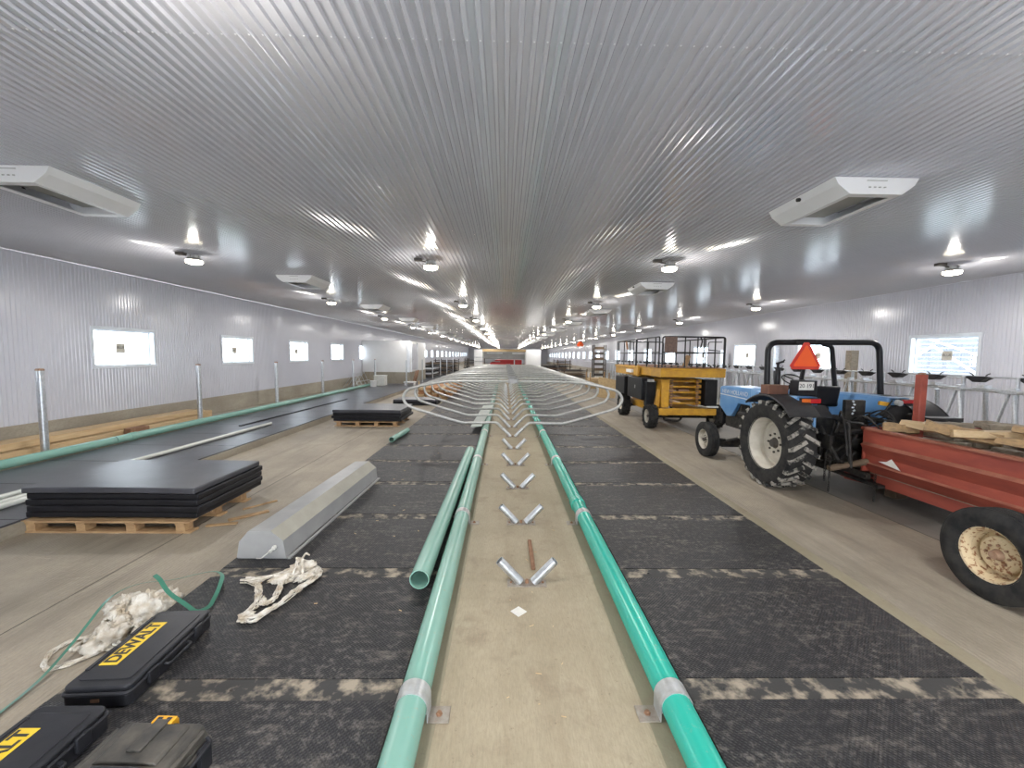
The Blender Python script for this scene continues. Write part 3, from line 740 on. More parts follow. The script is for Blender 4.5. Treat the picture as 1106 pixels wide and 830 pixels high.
for i, p in enumerate(sm):
    p = Vector(p); q = Vector(sm[min(i + 1, len(sm) - 1)]) - Vector(sm[max(i - 1, 0)]); a = q.cross(Vector((0, 0, 1))).normalized() * .013; a.z += .004
    vs += [p + a, p - a, p - a + Vector((0, 0, .0015)), p + a + Vector((0, 0, .0015))]
for i in range(len(sm) - 1):
    o_ = i * 4
    for k in range(4): fs.append((o_ + k, o_ + (k + 1) % 4, o_ + 4 + (k + 1) % 4, o_ + 4 + k))
m.add(vs, fs); tag(m.build('packing_strap', STRAP, ang=60), 'dark green plastic packing strap looping over the white mesh and mats', 'strap')
m = M()
for i in range(26):
    x, y = -2.2 + random.random() * 1.5, 2.6 + random.random() * 5
    a = random.random() * 3; m.obox((x, y, .002), (.02 + .02 * random.random(), .006, .003), Matrix.Rotation(a, 3, 'Z'))
for i in range(14):
    x, y = .0 + random.random() * .6, 1.9 + random.random() * 3; m.obox((x, y, -.017), (.03 * random.random() + .01, .004, .003), Matrix.Rotation(random.random() * 3, 3, 'Z'))
tag(m.build('wood_chips', WOODL), 'scattered small wood chips on the mats and the walkway', 'debris', kind='stuff')

# ---------------------------------------------------------------- mats stacked on pallets
def pallet(x0, x1, y0, y1, z, label):
    t = thing('wooden_pallet', ((x0 + x1) / 2, (y0 + y1) / 2, z), label, 'pallet', 'wooden pallets under the mats')
    n = 5; wy = (y1 - y0)
    for i in range(n):
        yy = y0 + i * (wy - .12) / (n - 1); m = M(); m.box(x0, x1, yy, yy + .12, z + .115, z + .135); m.build('top_board', WOODP, t, bevel=.002)
    for i in range(4):
        xx = x0 + .06 + i * (x1 - x0 - .22) / 3
        for j in range(3):
            yy = y0 + .01 + j * (wy - .14) / 2; m = M(); m.box(xx, xx + .10, yy, yy + .12, z + .02, z + .095); m.build('block', WOODP, t)
        m = M(); m.box(xx, xx + .10, y0, y1, z + .096, z + .114); m.build('stringer_board', WOODP, t)
    for j in range(3):
        yy = y0 + .005 + j * (wy - .14) / 2; m = M(); m.box(x0, x1, yy, yy + .13, z, z + .019); m.build('bottom_board', WOODP, t)
    return t
def stack(x0, x1, y0, y1, z, n, th, where, grp, seed):
    rnd = random.Random(seed)
    for i in range(n):
        m = M(); NX = 12; zt = z + i * (th + .004)
        dx, dy = (rnd.random() - .5) * .05, (rnd.random() - .5) * .03
        pts = []
        g = lambda a, b_: .016 * sin(a * 3.14)
        vs = []
        for lay in (0, 1):
            for iy in range(3):
                for ix in range(NX + 1):
                    a = ix / NX; vs.append((x0 + dx + a * (x1 - x0), y0 + dy + iy / 2 * (y1 - y0), zt + (th if lay else 0) + g(a, iy) * .5))
        W2 = NX + 1; fs = []
        for iy in range(2):
            for ix in range(NX):
                q = iy * W2 + ix; fs.append((q, q + W2, q + W2 + 1, q + 1)); q += 3 * W2; fs.append((q, q + 1, q + W2 + 1, q + W2))
        for ix in range(NX):
            q = ix; fs.append((q, q + 1, q + 1 + 3 * W2, q + 3 * W2)); q = 2 * W2 + ix; fs.append((q + 1, q, q + 3 * W2, q + 1 + 3 * W2))
        for iy in range(2):
            q = iy * W2; fs.append((q + W2, q, q + 3 * W2, q + W2 + 3 * W2)); q += NX; fs.append((q, q + W2, q + W2 + 3 * W2, q + 3 * W2))
        m.add(vs, fs)
        pos = 'topmost' if i == n - 1 else ('bottom' if i == 0 else '%s from the bottom' % nth(i))
        tag(m.build('rubber_mat', RUBT if i == n - 1 else RUBC, bevel=.012), 'thick black rubber mat, %s of the stack %s' % (pos, where), 'rubber mat', grp)
pallet(-5.27, -3.44, 4.41, 5.50, ZF, 'low wooden pallet under the nearest stack of black mats')
stack(-5.25, -3.38, 4.46, 5.66, ZF + .148, 5, .066, 'on the nearest pallet', 'black mats stacked on the nearest pallet', 1)
pallet(-4.66, -2.90, 11.15, 12.5, ZF, 'wooden pallet under the second stack of mats in the left alley')
stack(-4.70, -2.85, 11.12, 12.6, ZF + .148, 4, .075, 'on the second pallet', 'black mats stacked on the second pallet', 2)
stack(-4.35, -2.65, 15.9, 17.0, ZF + .003, 3, .07, 'behind the second pallet', 'black mats stacked on the alley floor', 3)
m = M()
for p0, p1, wd in (((-3.25, 4.75, ZF + .012), (-2.95, 5.05, ZF + .012), .07), ((-3.4, 4.60, ZF + .01), (-3.1, 4.68, ZF + .01), .05), ((-3.3, 5.1, ZF + .01), (-3.05, 5.42, ZF + .01), .03)): m.bar(p0, p1, wd, .014)
tag(m.build('wood_splinters', WOODP), 'broken pallet splinters lying beside the nearest mat stack', 'debris', kind='stuff')

# ---------------------------------------------------------------- left platform: posts, pipes, lumber
p0 = thing('steel_post', (0, 0, -.02), '', 'post')
m = M(); m.tube([(0, 0, -.012), (0, 0, 1.50)], .055, 16); m.build('post_tube', GALV, p0)
m = M(); m.lathe([(0, .02), (.05, .015), (.058, -.004), (.058, -.02)], (0, 0, 1.51), 'Z', 16); m.build('cap', HUBR, p0)
m = M(); m.box(-.09, .09, -.09, .09, -.02, -.012); m.build('base_plate', GALV, p0)
for k in range(6):
    o = p0 if k == 0 else dup(p0)
    o.location = (-7.98, 7.13 + 3.62 * k, -.02); o['label'] = 'galvanised round steel post along the left platform, %s from the camera' % nth(k); o['group'] = 'steel posts along the left platform'
p1_ = thing('gate_post', (0, 0, -.02), '', 'post')
m = M(); m.tube([(0, 0, -.012), (0, 0, 1.48)], .038, 12); m.build('post_tube', GALV, p1_)
m = M(); m.box(-.07, .07, -.07, .07, -.02, -.012); m.build('base_plate', GALV, p1_)
for k, (x, y) in enumerate(((-5.55, 23.1), (-5.5, 27.3), (-5.45, 30.9), (-5.4, 34.3), (-5.2, 36.7), (-5.3, 41.8))):
    o = p1_ if k == 0 else dup(p1_)
    o.location = (x, y, .002 if k else .002); o['label'] = 'thin galvanised post on the left platform edge near the white room, %s from the camera' % nth(k); o['group'] = 'thin posts beside and beyond the white room'
k = 0
for y0, y1 in ((2, 8.1), (8.12, 14.2), (14.22, 20.3), (20.32, 26.4), (26.42, 32.5), (32.52, 45)):
    pipe('drain_pipe', -7.72, y0, y1, .075, .075, PVCP, 'pale green pipe along the left platform beside the posts, %s length' % nth(k), 'green pipe lengths on the left platform', bell=k > 0); k += 1
for i, (x0, x1, y0, y1, nm) in enumerate(((-6.22, -5.98, 3.2, 10.45, 'longest white plastic pipe lying on the left platform mats'), (-6.02, -5.88, 2.8, 6.4, 'middle white plastic pipe behind the nearest mat stack'), (-5.88, -5.76, 2.8, 6.2, 'lowest white plastic pipe disappearing behind the nearest mat stack'))):
    pipe('white_pipe', x0, y0, y1, .036, .036, PVCW, nm, 'white pipes on the left platform', x1=x1, bell=False)
m = M(); m.bar((-6.6, 10.2, .012), (-6.35, 16.4, .012), .07, .024); tag(m.build('rubber_strip', RUBC), 'narrow black rubber strip lying along the left platform mats', 'rubber strip')
for i, (x, y0, y1, z, wd, ht, dx, nm) in enumerate((
        (-8.22, 4.0, 10.9, .06, .10, .16, .02, 'front lower lumber beam lying along the left wall'),
        (-8.36, 3.4, 11.5, .06, .12, .16, .0, 'back lower lumber beam lying along the left wall'),
        (-8.60, 3.0, 11.9, .07, .22, .18, .0, 'widest lumber beam lying against the left wall base'),
        (-8.33, 3.8, 11.3, .215, .14, .12, -.03, 'upper lumber beam stacked on the front beams by the left wall'),
        (-8.56, 3.2, 11.2, .225, .24, .10, .0, 'topmost back lumber plank of the pile by the left wall'))):
    m = M(); m.bar((x, y0, z), (x + dx, y1, z), wd, ht); tag(m.build('lumber_beam', WOODL, bevel=.004), nm, 'lumber', 'lumber beams by the left wall')
m = M(); m.bar((-8.08, 5.0, .0), (-8.12, 7.9, .0), .14, .036); tag(m.build('lumber_plank', WOODL, bevel=.002), 'loose flat plank on the concrete in front of the lumber beams', 'lumber')
m = M(); m.obox((-8.02, 8.95, .085), (.16, .42, .21), Matrix.Rotation(-.1, 3, 'Z')); m.obox((-8.02, 8.8, .085), (.163, .015, .213), Matrix.Rotation(-.1, 3, 'Z')); tag(m.build('timber_block', RUST, bevel=.008), 'rusty brown timber block behind the green pipe and before the lumber', 'block')

# things before and beside the utility room
t = thing('metal_frame_stand', (-8.3, 23.3, -.02), 'light metal folding frame leaning by the white room', 'metal frame')
for k in range(4):
    m = M(); y = 22.2 + k * .6; m.tube([(-8.75, y, 0), (-8.35, y + .3, .75), (-7.95, y + .1, 0)], .02, 6); m.build('frame_leg', GALV, t)
m = M(); m.tube([(-8.35, 22.4, .72), (-8.35, 24.4, .72)], .02, 6); m.tube([(-8.05, 22.4, .3), (-8.05, 24.4, .3)], .02, 6); m.build('cross_rail', GALV, t)
m = M(); m.box(-7.55, -6.95, 23.6, 24.2, .0, .55); m.box(-7.57, -6.93, 23.58, 24.22, .55, .60); tag(m.build('white_carton', OFFWHITE, bevel=.02), 'white boxed carton standing before the small white room', 'box')
m = M(); m.lathe([(0, 0), (.16, 0), (.19, .34), (.20, .36), (.0, .36)], (-7.35, 22.9, -.02), 'Z', 14); tag(m.build('white_bucket', WHITE), 'white plastic bucket between the carton and the metal frame', 'bucket')
t = thing('step_bench', (-5.55, 24.4, 0), 'low white bench at the corner of the white room', 'bench')
m = M(); m.box(-5.95, -5.3, 24.0, 24.5, .16, .22); m.build('bench_top', WHITE, t)
for x in (-5.9, -5.38):
    m = M(); m.box(x, x + .05, 24.05, 24.45, .0, .16); m.build('leg', WHITE, t)
for i, dx in enumerate((0, .28, .5)):
    m = M(); m.bar((-5.86 + dx * .1, 26.1 + dx, .0), (-5.70, 26.3 + dx * 1.6, .80), .05, .05)
    tag(m.build('leaning_board', HUBR), 'reddish-brown board leaning on the white room, %s from the camera' % nth(i), 'board', 'boards leaning on the white room')

# stacked gates far down the barn, both sides
def gate_stack(x0, x1, y0, y1, h, n, label, mt, z=-.02):
    t = thing('gate_stack', ((x0 + x1) / 2, (y0 + y1) / 2, z), label, 'stack of gates')
    rnd = random.Random(int(y0 * 10))
    for i in range(n):
        zz = z + .06 + i * h / n; jx = (rnd.random() - .5) * .3; m = M()
        m.tube(fillet([(x0 + jx, y0, zz), (x1 + jx, y0, zz + .02), (x1 + jx, y1, zz), (x0 + jx, y1, zz + .02), (x0 + jx, y0 + .1, zz)], .15), .03, 6)
        for k in range(4): yy = y0 + (k + .5) * (y1 - y0) / 4; m.tube([(x0 + jx, yy, zz), (x1 + jx, yy, zz)], .025, 6)
        m.build('gate', mt[i % len(mt)], t)
    for x in (x0 + .1, x1 - .1):
        for y in (y0 + .1, y1 - .1):
            m = M(); m.box(x - .04, x + .04, y - .04, y + .04, z, z + h + .08); m.build('rack_leg', mt[0], t)
    return t
gate_stack(-7.5, -5.5, 31.5, 35, .9, 7, 'dark stack of gates on the left platform just beyond the white room', [BLACKP, DARKST, GALV], .002)
gate_stack(-7.5, -5.4, 37, 41, 1.1, 8, 'middle stack of dark gates far along the left platform', [DARKST, WOODD, BLACKP], .002)
gate_stack(-7.4, -5.2, 43, 47, 1.3, 8, 'tallest stack of dark gates furthest along the left platform', [BLACKP, DARKST, WOODD], .002)
gate_stack(-4.8, -3.4, 48, 51, 1.5, 7, 'stack of black gates in the far left alley', [BLACKP, DARKST], ZF)
gate_stack(3.6, 5.6, 41, 44.5, 1.0, 8, 'dark stack of gates in the far right alley beside the white panels', [BLACKP, DARKST, WOODD], ZF)
gate_stack(4.6, 6.6, 32, 35, .9, 6, 'brown and black stack of gates far behind the scissor lift', [WOODD, WOODG, DARKST], ZF)
gate_stack(5.9, 7.5, 46, 50, 1.5, 9, 'tallest rack of dark gates at the far right', [WOODD, BLACKP, DARKST], ZF)
t = thing('lumber_crate', (5.6, 25.4, ZF), 'crate of yellow lumber behind the stall dividers at right', 'crate')
for i in range(4):
    m = M(); m.box(5.3, 6.4, 24.9, 26.3, ZF + .02 + i * .16, ZF + .15 + i * .16); m.build('plank_layer', WOODL if i % 2 else OSB, t)
for x in (5.27, 6.43):
    for y in (24.95, 26.2):
        m = M(); m.box(x - .03, x + .03, y - .03, y + .03, ZF, ZF + 1.0); m.build('crate_post', WOODP, t)
t = thing('storage_rack', (7.7, 32.2, ZF), 'tall dark metal rack standing far back near the right wall', 'rack')
for x in (7.0, 7.9):
    for y in (31.9, 32.5):
        m = M(); m.box(x - .04, x + .04, y - .04, y + .04, ZF, 2.75); m.build('upright', DARKST, t)
for i in range(6):
    m = M(); m.box(6.98, 7.92, 31.9, 32.5, .3 + i * .42, .36 + i * .42); m.box(7.05 + .1 * (i % 2), 7.75, 32.0, 32.4, .36 + i * .42, .50 + i * .42); m.build('shelf', WOODD if i % 2 else DARKST, t)
t = thing('heat_lamp', (4.7, 25.5, ZC - .05), 'orange hanging heat lamp near the far right lights', 'heater')
m = M(); m.tube([(4.7, 25.5, ZC - .01), (4.7, 25.5, 2.75)], .012, 6); m.build('chain', DARKST, t)
m = M(); m.lathe([(.0, .18), (.10, .16), (.22, .0), (.2, -.12), (.0, -.12)], (4.7, 25.5, 2.58), 'Z', 12); m.build('shade', ORANGE, t)
t = thing('plywood_sheet', (4.6, 19.0, ZF), 'tan plywood sheet leaning up in the right alley behind the lift', 'plywood')
m = M(); m.obox((4.95, 19.6, .30), (.9, .03, 1.0), Matrix.Rotation(-.35, 3, 'X') @ Matrix.Rotation(.18, 3, 'Y')); m.build('sheet', OSB, t)
m = M(); m.bar((5.1, 20.1, ZF), (5.1, 19.75, .5), .06, .06); m.build('prop', DARKST, t)
t = thing('lumber_bundle', (-3.1, 20, ZF), 'orange-brown bundle of lumber pieces on a pallet seen through the left loops', 'lumber')
rnd = random.Random(3)
for i in range(4):
    for j in range(5):
        m = M(); x = -3.85 + j * .30; m.box(x + rnd.random() * .02, x + .27, 18.0 + rnd.random() * .2, 22.6 + rnd.random() * .4, ZF + .12 + i * .10, ZF + .21 + i * .10); m.build('board', WOODO if (i + j) % 3 else WOODL, t)
for j in range(3):
    m = M(); m.box(-3.9, -2.35, 18.2 + j * 1.9, 18.35 + j * 1.9, ZF, ZF + .118); m.build('bearer', WOODP, t)
for j in range(2):
    m = M(); m.bar((-3.9 + j * 1.5, 18.6, ZF), (-3.9 + j * 1.5, 18.6, .62), .05, .05); m.build('stake', WOODL, t)

# white panels, timber header and red trailer in the middle far away
t = thing('panel_enclosure', (.35, 38, -.02), 'white panelled enclosure with a timber header closing the far end of the walkway', 'enclosure')
m = M(); m.box(-2.85, -2.10, 38, 40.5, -.02, 2.35); m.build('panel', WHITE, t)
m = M(); m.box(1.95, 3.35, 38, 40.5, -.02, 2.40); m.build('panel', WHITE, t)
m = M(); m.box(-2.1, 1.95, 38.1, 38.25, 2.17, 2.40); m.build('timber_header', OSB, t)
m = M(); m.box(-1.7, -.2, 38.4, 38.6, 1.98, 2.10); m.box(.7, 1.95, 38.4, 38.6, 1.96, 2.10); m.build('rolled_curtain', TRIMW, t)
m = M(); m.box(-2.1, 1.95, 40.4, 40.5, 1.45, 2.16); m.build('back_panel', BOXG, t)
t = thing('red_trailer', (.3, 42, -.02), 'red covered trailer parked behind the white enclosure', 'trailer')
m = M(); m.prism([(-1.5, .5), (1.7, .5), (1.7, 1.38), (-.9, 1.38), (-1.5, 1.05)], 'Y', 41, 44); m.build('body', TARPR, t, bevel=.03)
for x in (-1.2, 1.4):
    m = M(); m.lathe([(.15, -.12), (.33, -.12), (.36, -.06), (.36, .06), (.33, .12), (.15, .12)], (x, 42.5, .34), 'X', 16, True); m.build('wheel', TYRE, t)
m = M(); m.box(-1.52, -1.0, 40.9, 40.98, 1.18, 1.28); m.box(.9, 1.0, 40.9, 40.98, .5, 1.4); m.build('marking', BLUEW, t)
t = thing('pipe_gate', (-2.0, 36, -.02), 'thin steel pipe gate before the white enclosure on the left', 'gate')
for x in (-3.1, -1.75):
    m = M(); m.tube([(x, 35, .002 if x > -2.4 else ZF), (x, 35, 1.55)], .05, 8); m.build('gate_post', DARKST, t)
m = M(); m.tube([(-3.1, 35, 1.65), (-.4, 35, 1.65)], .03, 6); m.tube([(-3.1, 35, 1.3), (-.4, 35, 1.3)], .03, 6); m.build('gate_rail', GALV, t)

# ---------------------------------------------------------------- right wall: rails on trestles
XRK = 9.0
for z, r, x, nm in ((1.545, .016, XRK + .18, 'thin upper steel rail along the right wall above the trestles'), (1.30, .03, XRK - .05, 'thick lower steel rail along the right wall carried by the trestles')):
    m = M(); m.tube([(x, 3.0, z), (x, 46, z)], r, 8); tag(m.build('long_rail', GALV), nm, 'rail')
t0 = thing('trestle', (XRK, 0, -.02), '', 'trestle')
for dy, dx in ((-.27, -.12), (.27, -.12)):
    m = M(); m.tube([(XRK, dy * .12, 1.27), (XRK + dx, dy, -.02)], .026, 8); m.build('leg', GALV, t0)
m = M(); m.tube([(XRK + .10, .0, 1.55), (XRK + .10, .0, 1.2), (XRK + .22, .05, -.02)], .032, 10); m.build('leg', GALV, t0)
m = M(); m.box(XRK - .06, XRK + .12, -.10, .10, 1.27, 1.29); m.box(XRK - .085, XRK - .02, -.13, .13, 1.262, 1.34); m.box(XRK + .0, XRK + .1, -.05, .05, 1.34, 1.38); m.build('head_bracket', GALV, t0, bevel=.006)
t1 = thing('wall_bracket_post', (XRK + .2, 0, -.02), '', 'post')
m = M(); m.tube([(XRK + .16, 0, -.02), (XRK + .05, 0, 1.26)], .036, 10); m.build('post_tube', GALV, t1)
m = M(); m.box(XRK - .08, XRK + .12, -.12, .12, 1.33, 1.35); m.box(XRK - .06, XRK + .10, -.06, .06, 1.35, 1.40); m.build('bracket', GALV, t1, bevel=.006)
def bowl_proto():
    t = thing('black_saddle', (XRK + .18, 0, 1.49), '', 'rail saddle')
    m = M(); pts = [(-.20, 1.535), (-.12, 1.49), (-.05, 1.44), (.05, 1.44), (.12, 1.49), (.20, 1.535), (.14, 1.555), (-.14, 1.555)]
    m.prism(pts, 'X', XRK + .10, XRK + .26); m.build('saddle_body', BLACKP, t, bevel=.008)
    for s in (-1, 1):
        m = M(); m.tube(fillet([(XRK + .18, s * .10, 1.55), (XRK + .18, s * .12, 1.585), (XRK + .18, s * .17, 1.61)], .02), .010, 6); m.build('prong', BLACKP, t)
    return t
b0 = bowl_proto()
for k in range(40):
    y = 4.9 + .80 * k
    o = t0 if k == 0 else dup(t0); o.location = (XRK, 7.05 + .86 * (k - 3), -.02); o['label'] = 'galvanised A-shaped trestle by the right wall, %s from near end' % nth(k); o['group'] = 'trestles along the right wall'
    o = t1 if k == 0 else dup(t1); o.location = (XRK + .2, 7.48 + .86 * (k - 3), -.02); o['label'] = 'single leaning post between trestles by the right wall, %s from the near end' % nth(k); o['group'] = 'posts between the trestles'
    if k < 34:
        o = b0 if k == 0 else dup(b0); o.location = (XRK + .18, 5.25 + .82 * k, 1.49); o['label'] = 'black plastic saddle on the upper right rail, %s from near end' % nth(k); o['group'] = 'black saddles on the upper rail'
for i, (x, y, h) in enumerate(((9.95, 14.9, 2.3), (9.75, 11.3, 2.1), (9.95, 18.6, 2.2))):
    m = M(); m.box(x - .10, x + .10, y - .10, y + .10, -.02, h); m.box(x - .13, x + .13, y - .13, y + .13, -.02, .0)
    tag(m.build('grey_post', WOODG if i == 1 else GALV), 'square grey upright post by the right wall, %s from the camera' % nth((1, 0, 2)[i]), 'post', 'square posts by the right wall')

# ---------------------------------------------------------------- wheels
def wheel(root, cx, cy, cz, R, wd, rr, side, lugs, mt_rim, name='wheel', lug=.03, hubmat=DARKST, tread=TREAD, ribs_=0, dish=.5):
    """side = -1 when the outer face looks to -X"""
    w2 = wd / 2; s = side
    t = M(); dh = .02 if mt_rim is RIMG and R > .5 else (.05 if mt_rim is RIMR else .32)
    prof = [(rr, -w2 * .82), (rr + (R - rr) * .35, -w2), (rr + (R - rr) * .75, -w2 * .98), (R * .975, -w2 * .80), (R - lug, -w2 * .5), (R - lug, w2 * .5), (R * .975, w2 * .80), (rr + (R - rr) * .75, w2 * .98), (rr + (R - rr) * .35, w2), (rr, w2 * .82)]
    if lugs: prof = [(min(r_, R - lug), h) for r_, h in prof]
    t.lathe(prof, (cx, cy, cz), 'X', 40)
    if ribs_:
        for k in range(ribs_):
            h = -w2 * .7 + k * 1.4 * w2 / (ribs_ - 1); q = w2 * .10; t.lathe([(R - lug - .004, h - q), (R, h - q * .8), (R, h + q * .8), (R - lug - .004, h + q)], (cx, cy, cz), 'X', 40)
    ty = t.build(name, TYRE, root)
    if lugs:
        m = M()
        for k in range(lugs):
            for sd in (-1, 1):
                a = 2 * pi * (k + (.5 if sd > 0 else 0)) / lugs
                Rr = Matrix.Rotation(a, 3, 'X')
                rad = Rr @ Vector((0, 0, 1)); tan = Rr @ Vector((0, 1, 0))
                p_in = Vector((cx + sd * w2 * -.05, cy, cz)) + rad * (R - lug * .55) + tan * (.09 * R)
                p_out = Vector((cx + sd * w2 * .93, cy, cz)) + rad * (R - lug * .8) - tan * (.09 * R)
                m.bar(p_in, p_out, .052 * R / .67, lug * 1.2, rad)
                p2 = Vector((cx + sd * w2 * .97, cy, cz)) + rad * (R - lug * 2.6) - tan * (.10 * R)
                m.bar(p_out, p2, .055 * R / .67, .02, Vector((sd, 0, 0)))
        m.build('tread_lug', tread, ty)
    m = M(); d = s * w2
    m.lathe([(rr + .012, d * .86), (rr + .012, d * .80), (rr - .012, d * .78), (rr * .92, d * .30), (rr * .88, -d * .15), (rr * .80, -d * .20), (rr * .66, -d * .02), (rr * .60, d * dh), (.02, d * dh)], (cx, cy, cz), 'X', 32)
    if mt_rim is RIMR:
        m = M(); m.lathe([(rr + .012, d * .86), (rr + .014, d * .80), (rr * .95, d * .74), (rr * .88, d * .30), (rr * .84, -d * .55), (rr * .68, -d * .60), (rr * .66, -d * .12), (rr * .62, -d * .05), (rr * .30, -d * .02), (rr * .27, d * .06), (.02, d * .08)], (cx, cy, cz), 'X', 32)
    m.lathe([(rr + .012, -d * .86), (rr * .9, -d * .5), (rr * .86, d * .1)], (cx, cy, cz), 'X', 32)
    m.build('rim', mt_rim, ty)
    m = M(); m.lathe([(.0, d * dh + s * .05), (rr * .15, d * dh + s * .05), (rr * .18, d * dh + s * .02), (rr * .22, d * dh)], (cx, cy, cz), 'X', 14)
    for k in range(8):
        a = k * pi / 4; m.cyl((cx + d * dh, cy + rr * .36 * cos(a), cz + rr * .36 * sin(a)), (cx + d * dh + s * .018, cy + rr * .36 * cos(a), cz + rr * .36 * sin(a)), rr * .045, 6)
    m.build('hub', hubmat, ty)
    return ty

# ---------------------------------------------------------------- tractor
T = thing('tractor', (5.2, 7.2, ZF), 'blue tractor with a black roll bar and an orange slow sign in the right alley', 'tractor')
RZ = ZF
wheel(T, 4.26, 6.25, RZ + .675, .675, .42, .40, -1, 22, RIMG, 'rear_wheel')
wheel(T, 6.16, 6.25, RZ + .675, .675, .42, .40, 1, 22, RIMG, 'rear_wheel')
wheel(T, 4.13, 8.12, RZ + .35, .35, .20, .20, -1, 0, RIMG, 'front_wheel', ribs_=4, lug=.012)
wheel(T, 6.27, 8.12, RZ + .35, .35, .20, .20, 1, 0, RIMG, 'front_wheel', ribs_=4, lug=.012)
hood = [(9.11, 1.20), (9.0, 1.235), (7.96, 1.25), (7.96, .90), (8.38, .90), (8.6, .60), (8.80, .58), (9.11, .78)]
m = M(); m.prism(hood, 'X', 4.88, 5.52); hd = m.build('hood', BLUE, T, bevel=.02)
for x, s in ((4.878, -1), (5.522, 1)):
    m = M(); m.add([(x, 9.08, 1.06), (x, 8.0, 1.03), (x, 8.0, 1.012), (x, 9.08, 1.035), (x + s * .003, 9.08, 1.06), (x + s * .003, 8.0, 1.03), (x + s * .003, 8.0, 1.012), (x + s * .003, 9.08, 1.035)], [(4, 5, 6, 7), (0, 1, 5, 4), (3, 2, 6, 7)]); m.build('stripe', BLUEW, hd)
text('NEW HOLLAND', .125, (4.872, 8.52, 1.115), Matrix.Rotation(-pi / 2, 3, 'Z') @ Matrix.Rotation(pi / 2, 3, 'X'), BLUEW, hd, sx=1.05)
m = M(); m.box(4.93, 5.47, 9.10, 9.16, .62, 1.16); m.box(5.0, 5.4, 9.16, 9.3, .35, .62); m.build('grille', BLACKP, T, bevel=.01)
m = M(); m.box(4.95, 5.45, 7.5, 8.95, .35, .95); m.box(5.0, 5.4, 7.9, 8.4, .22, .36); m.cyl((4.86, 8.0, .7), (4.86, 8.25, .7), .06, 12); m.cyl((4.90, 7.6, .55), (4.90, 7.95, .55), .05, 12); m.tube(fillet([(4.92, 8.3, .85), (4.84, 8.2, .75), (4.88, 7.9, .5), (4.9, 7.7, .45)], .06), .018, 8); m.build('engine', BLACKM, T, bevel=.02)
m = M(); m.prism([(4.5, .05), (6.0, .05), (6.0, .14), (5.4, .28), (5.0, .28), (4.4, .14), (4.4, .05)], 'Y', 8.06, 8.18); m.cyl((4.2, 8.12, RZ + .35), (4.5, 8.12, RZ + .32), .04, 10); m.cyl((6.2, 8.12, RZ + .35), (5.9, 8.12, RZ + .32), .04, 10); m.build('front_axle', BLACKM, T)
m = M(); m.box(4.86, 5.54, 7.25, 7.95, .75, 1.27); m.build('cowl', BLUE, T, bevel=.04)
m = M(); m.box(4.55, 5.85, 6.6, 7.5, .42, .50); m.box(4.45, 4.75, 7.0, 7.3, .15, .22); m.box(4.45, 4.5, 7.0, 7.3, .22, .45); m.build('footplate', BLACKM, T, bevel=.01)
m = M(); m.box(4.85, 5.55, 5.95, 7.5, .18, .72); m.cyl((4.4, 6.25, RZ + .675), (6.0, 6.25, RZ + .675), .13, 16); m.prism([(4.9, .7), (5.5, .7), (5.45, .95), (4.95, .95)], 'Y', 5.95, 6.5); m.cyl((5.2, 5.95, .42), (5.2, 5.82, .42), .08, 14); m.box(4.78, 4.85, 6.0, 6.4, .3, .6); m.build('transmission_housing', BLACKM, T, bevel=.02)
def fender(x0, x1, a0, a1, mt, nm, R=.765, lip=.05):
    cy, cz = 6.25, RZ + .675; m = M(); N = 16
    pts = [(cy + R * cos(radians(a0 + (a1 - a0) * i / N)) * 1.03, cz + R * sin(radians(a0 + (a1 - a0) * i / N))) for i in range(N + 1)]
    vs = []; fs = []
    for (y, z) in pts: vs += [(x0, y, z), (x1, y, z), (x1, y, z - .015), (x0, y, z - .015)]
    for i in range(N):
        q = i * 4
        for k in range(4): fs.append((q + k, q + (k + 1) % 4, q + 4 + (k + 1) % 4, q + 4 + k))
    fs += [(0, 1, 2, 3), (N * 4, N * 4 + 1, N * 4 + 2, N * 4 + 3)]
    m.add(vs, fs)
    for i in range(N):                                # rolled outer edge
        m.tube([(x0, pts[i][0], pts[i][1] - .012), (x0, pts[i + 1][0], pts[i + 1][1] - .012)], .018, 6)
    return m.build(nm, mt, T)
fender(4.06, 4.50, 52, 138, CHAR, 'fender_extension'); fender(6.36, 5.92, 52, 138, CHAR, 'fender_extension')
for s, cx in ((-1, 4.66), (1, 5.76)):
    m = M()
    m.prism([(5.97, 1.27), (6.98, 1.27), (7.12, 1.0), (7.1, .55), (6.9, .50), (6.2, .66), (5.98, .98)], 'X', cx + s * .02, cx + s * .05 if s > 0 else cx - .05) if False else None
    a, c_ = (cx - .02, cx + .02)
    m.prism([(5.97, 1.27), (6.98, 1.27), (7.15, 1.0), (7.1, .50), (6.5, .50), (6.2, .55), (5.97, .72)], 'X', a, c_)
    xo = 4.36 if s < 0 else 6.06
    m.box(min(cx, xo), max(cx, xo), 5.95, 6.98, 1.235, 1.285); m.box(min(cx, xo), max(cx, xo), 5.95, 5.99, 1.17, 1.285)
    m.build('fender', BLUE, T, bevel=.015)
    # lights
    x0, x1 = (4.39, 4.67) if s < 0 else (5.90, 6.19)
    m = M(); m.box(x0 - .01, x1 + .01, 5.91, 5.95, 1.185, 1.268); l = m.build('tail_light_housing', BLACKP, T, bevel=.005)
    m = M(); mid = x0 + (x1 - x0) * (.45 if s < 0 else .62)
    am = (x0, mid) if s < 0 else (mid, x1); rd = (mid, x1) if s < 0 else (x0, mid)
    m.box(am[0], am[1], 5.895, 5.912, 1.195, 1.258); q = m.build('amber_lens', AMBER, l, bevel=.004)
    m = M(); m.box(rd[0], rd[1], 5.895, 5.912, 1.195, 1.258); m.build('red_lens', REDL, l, bevel=.004)
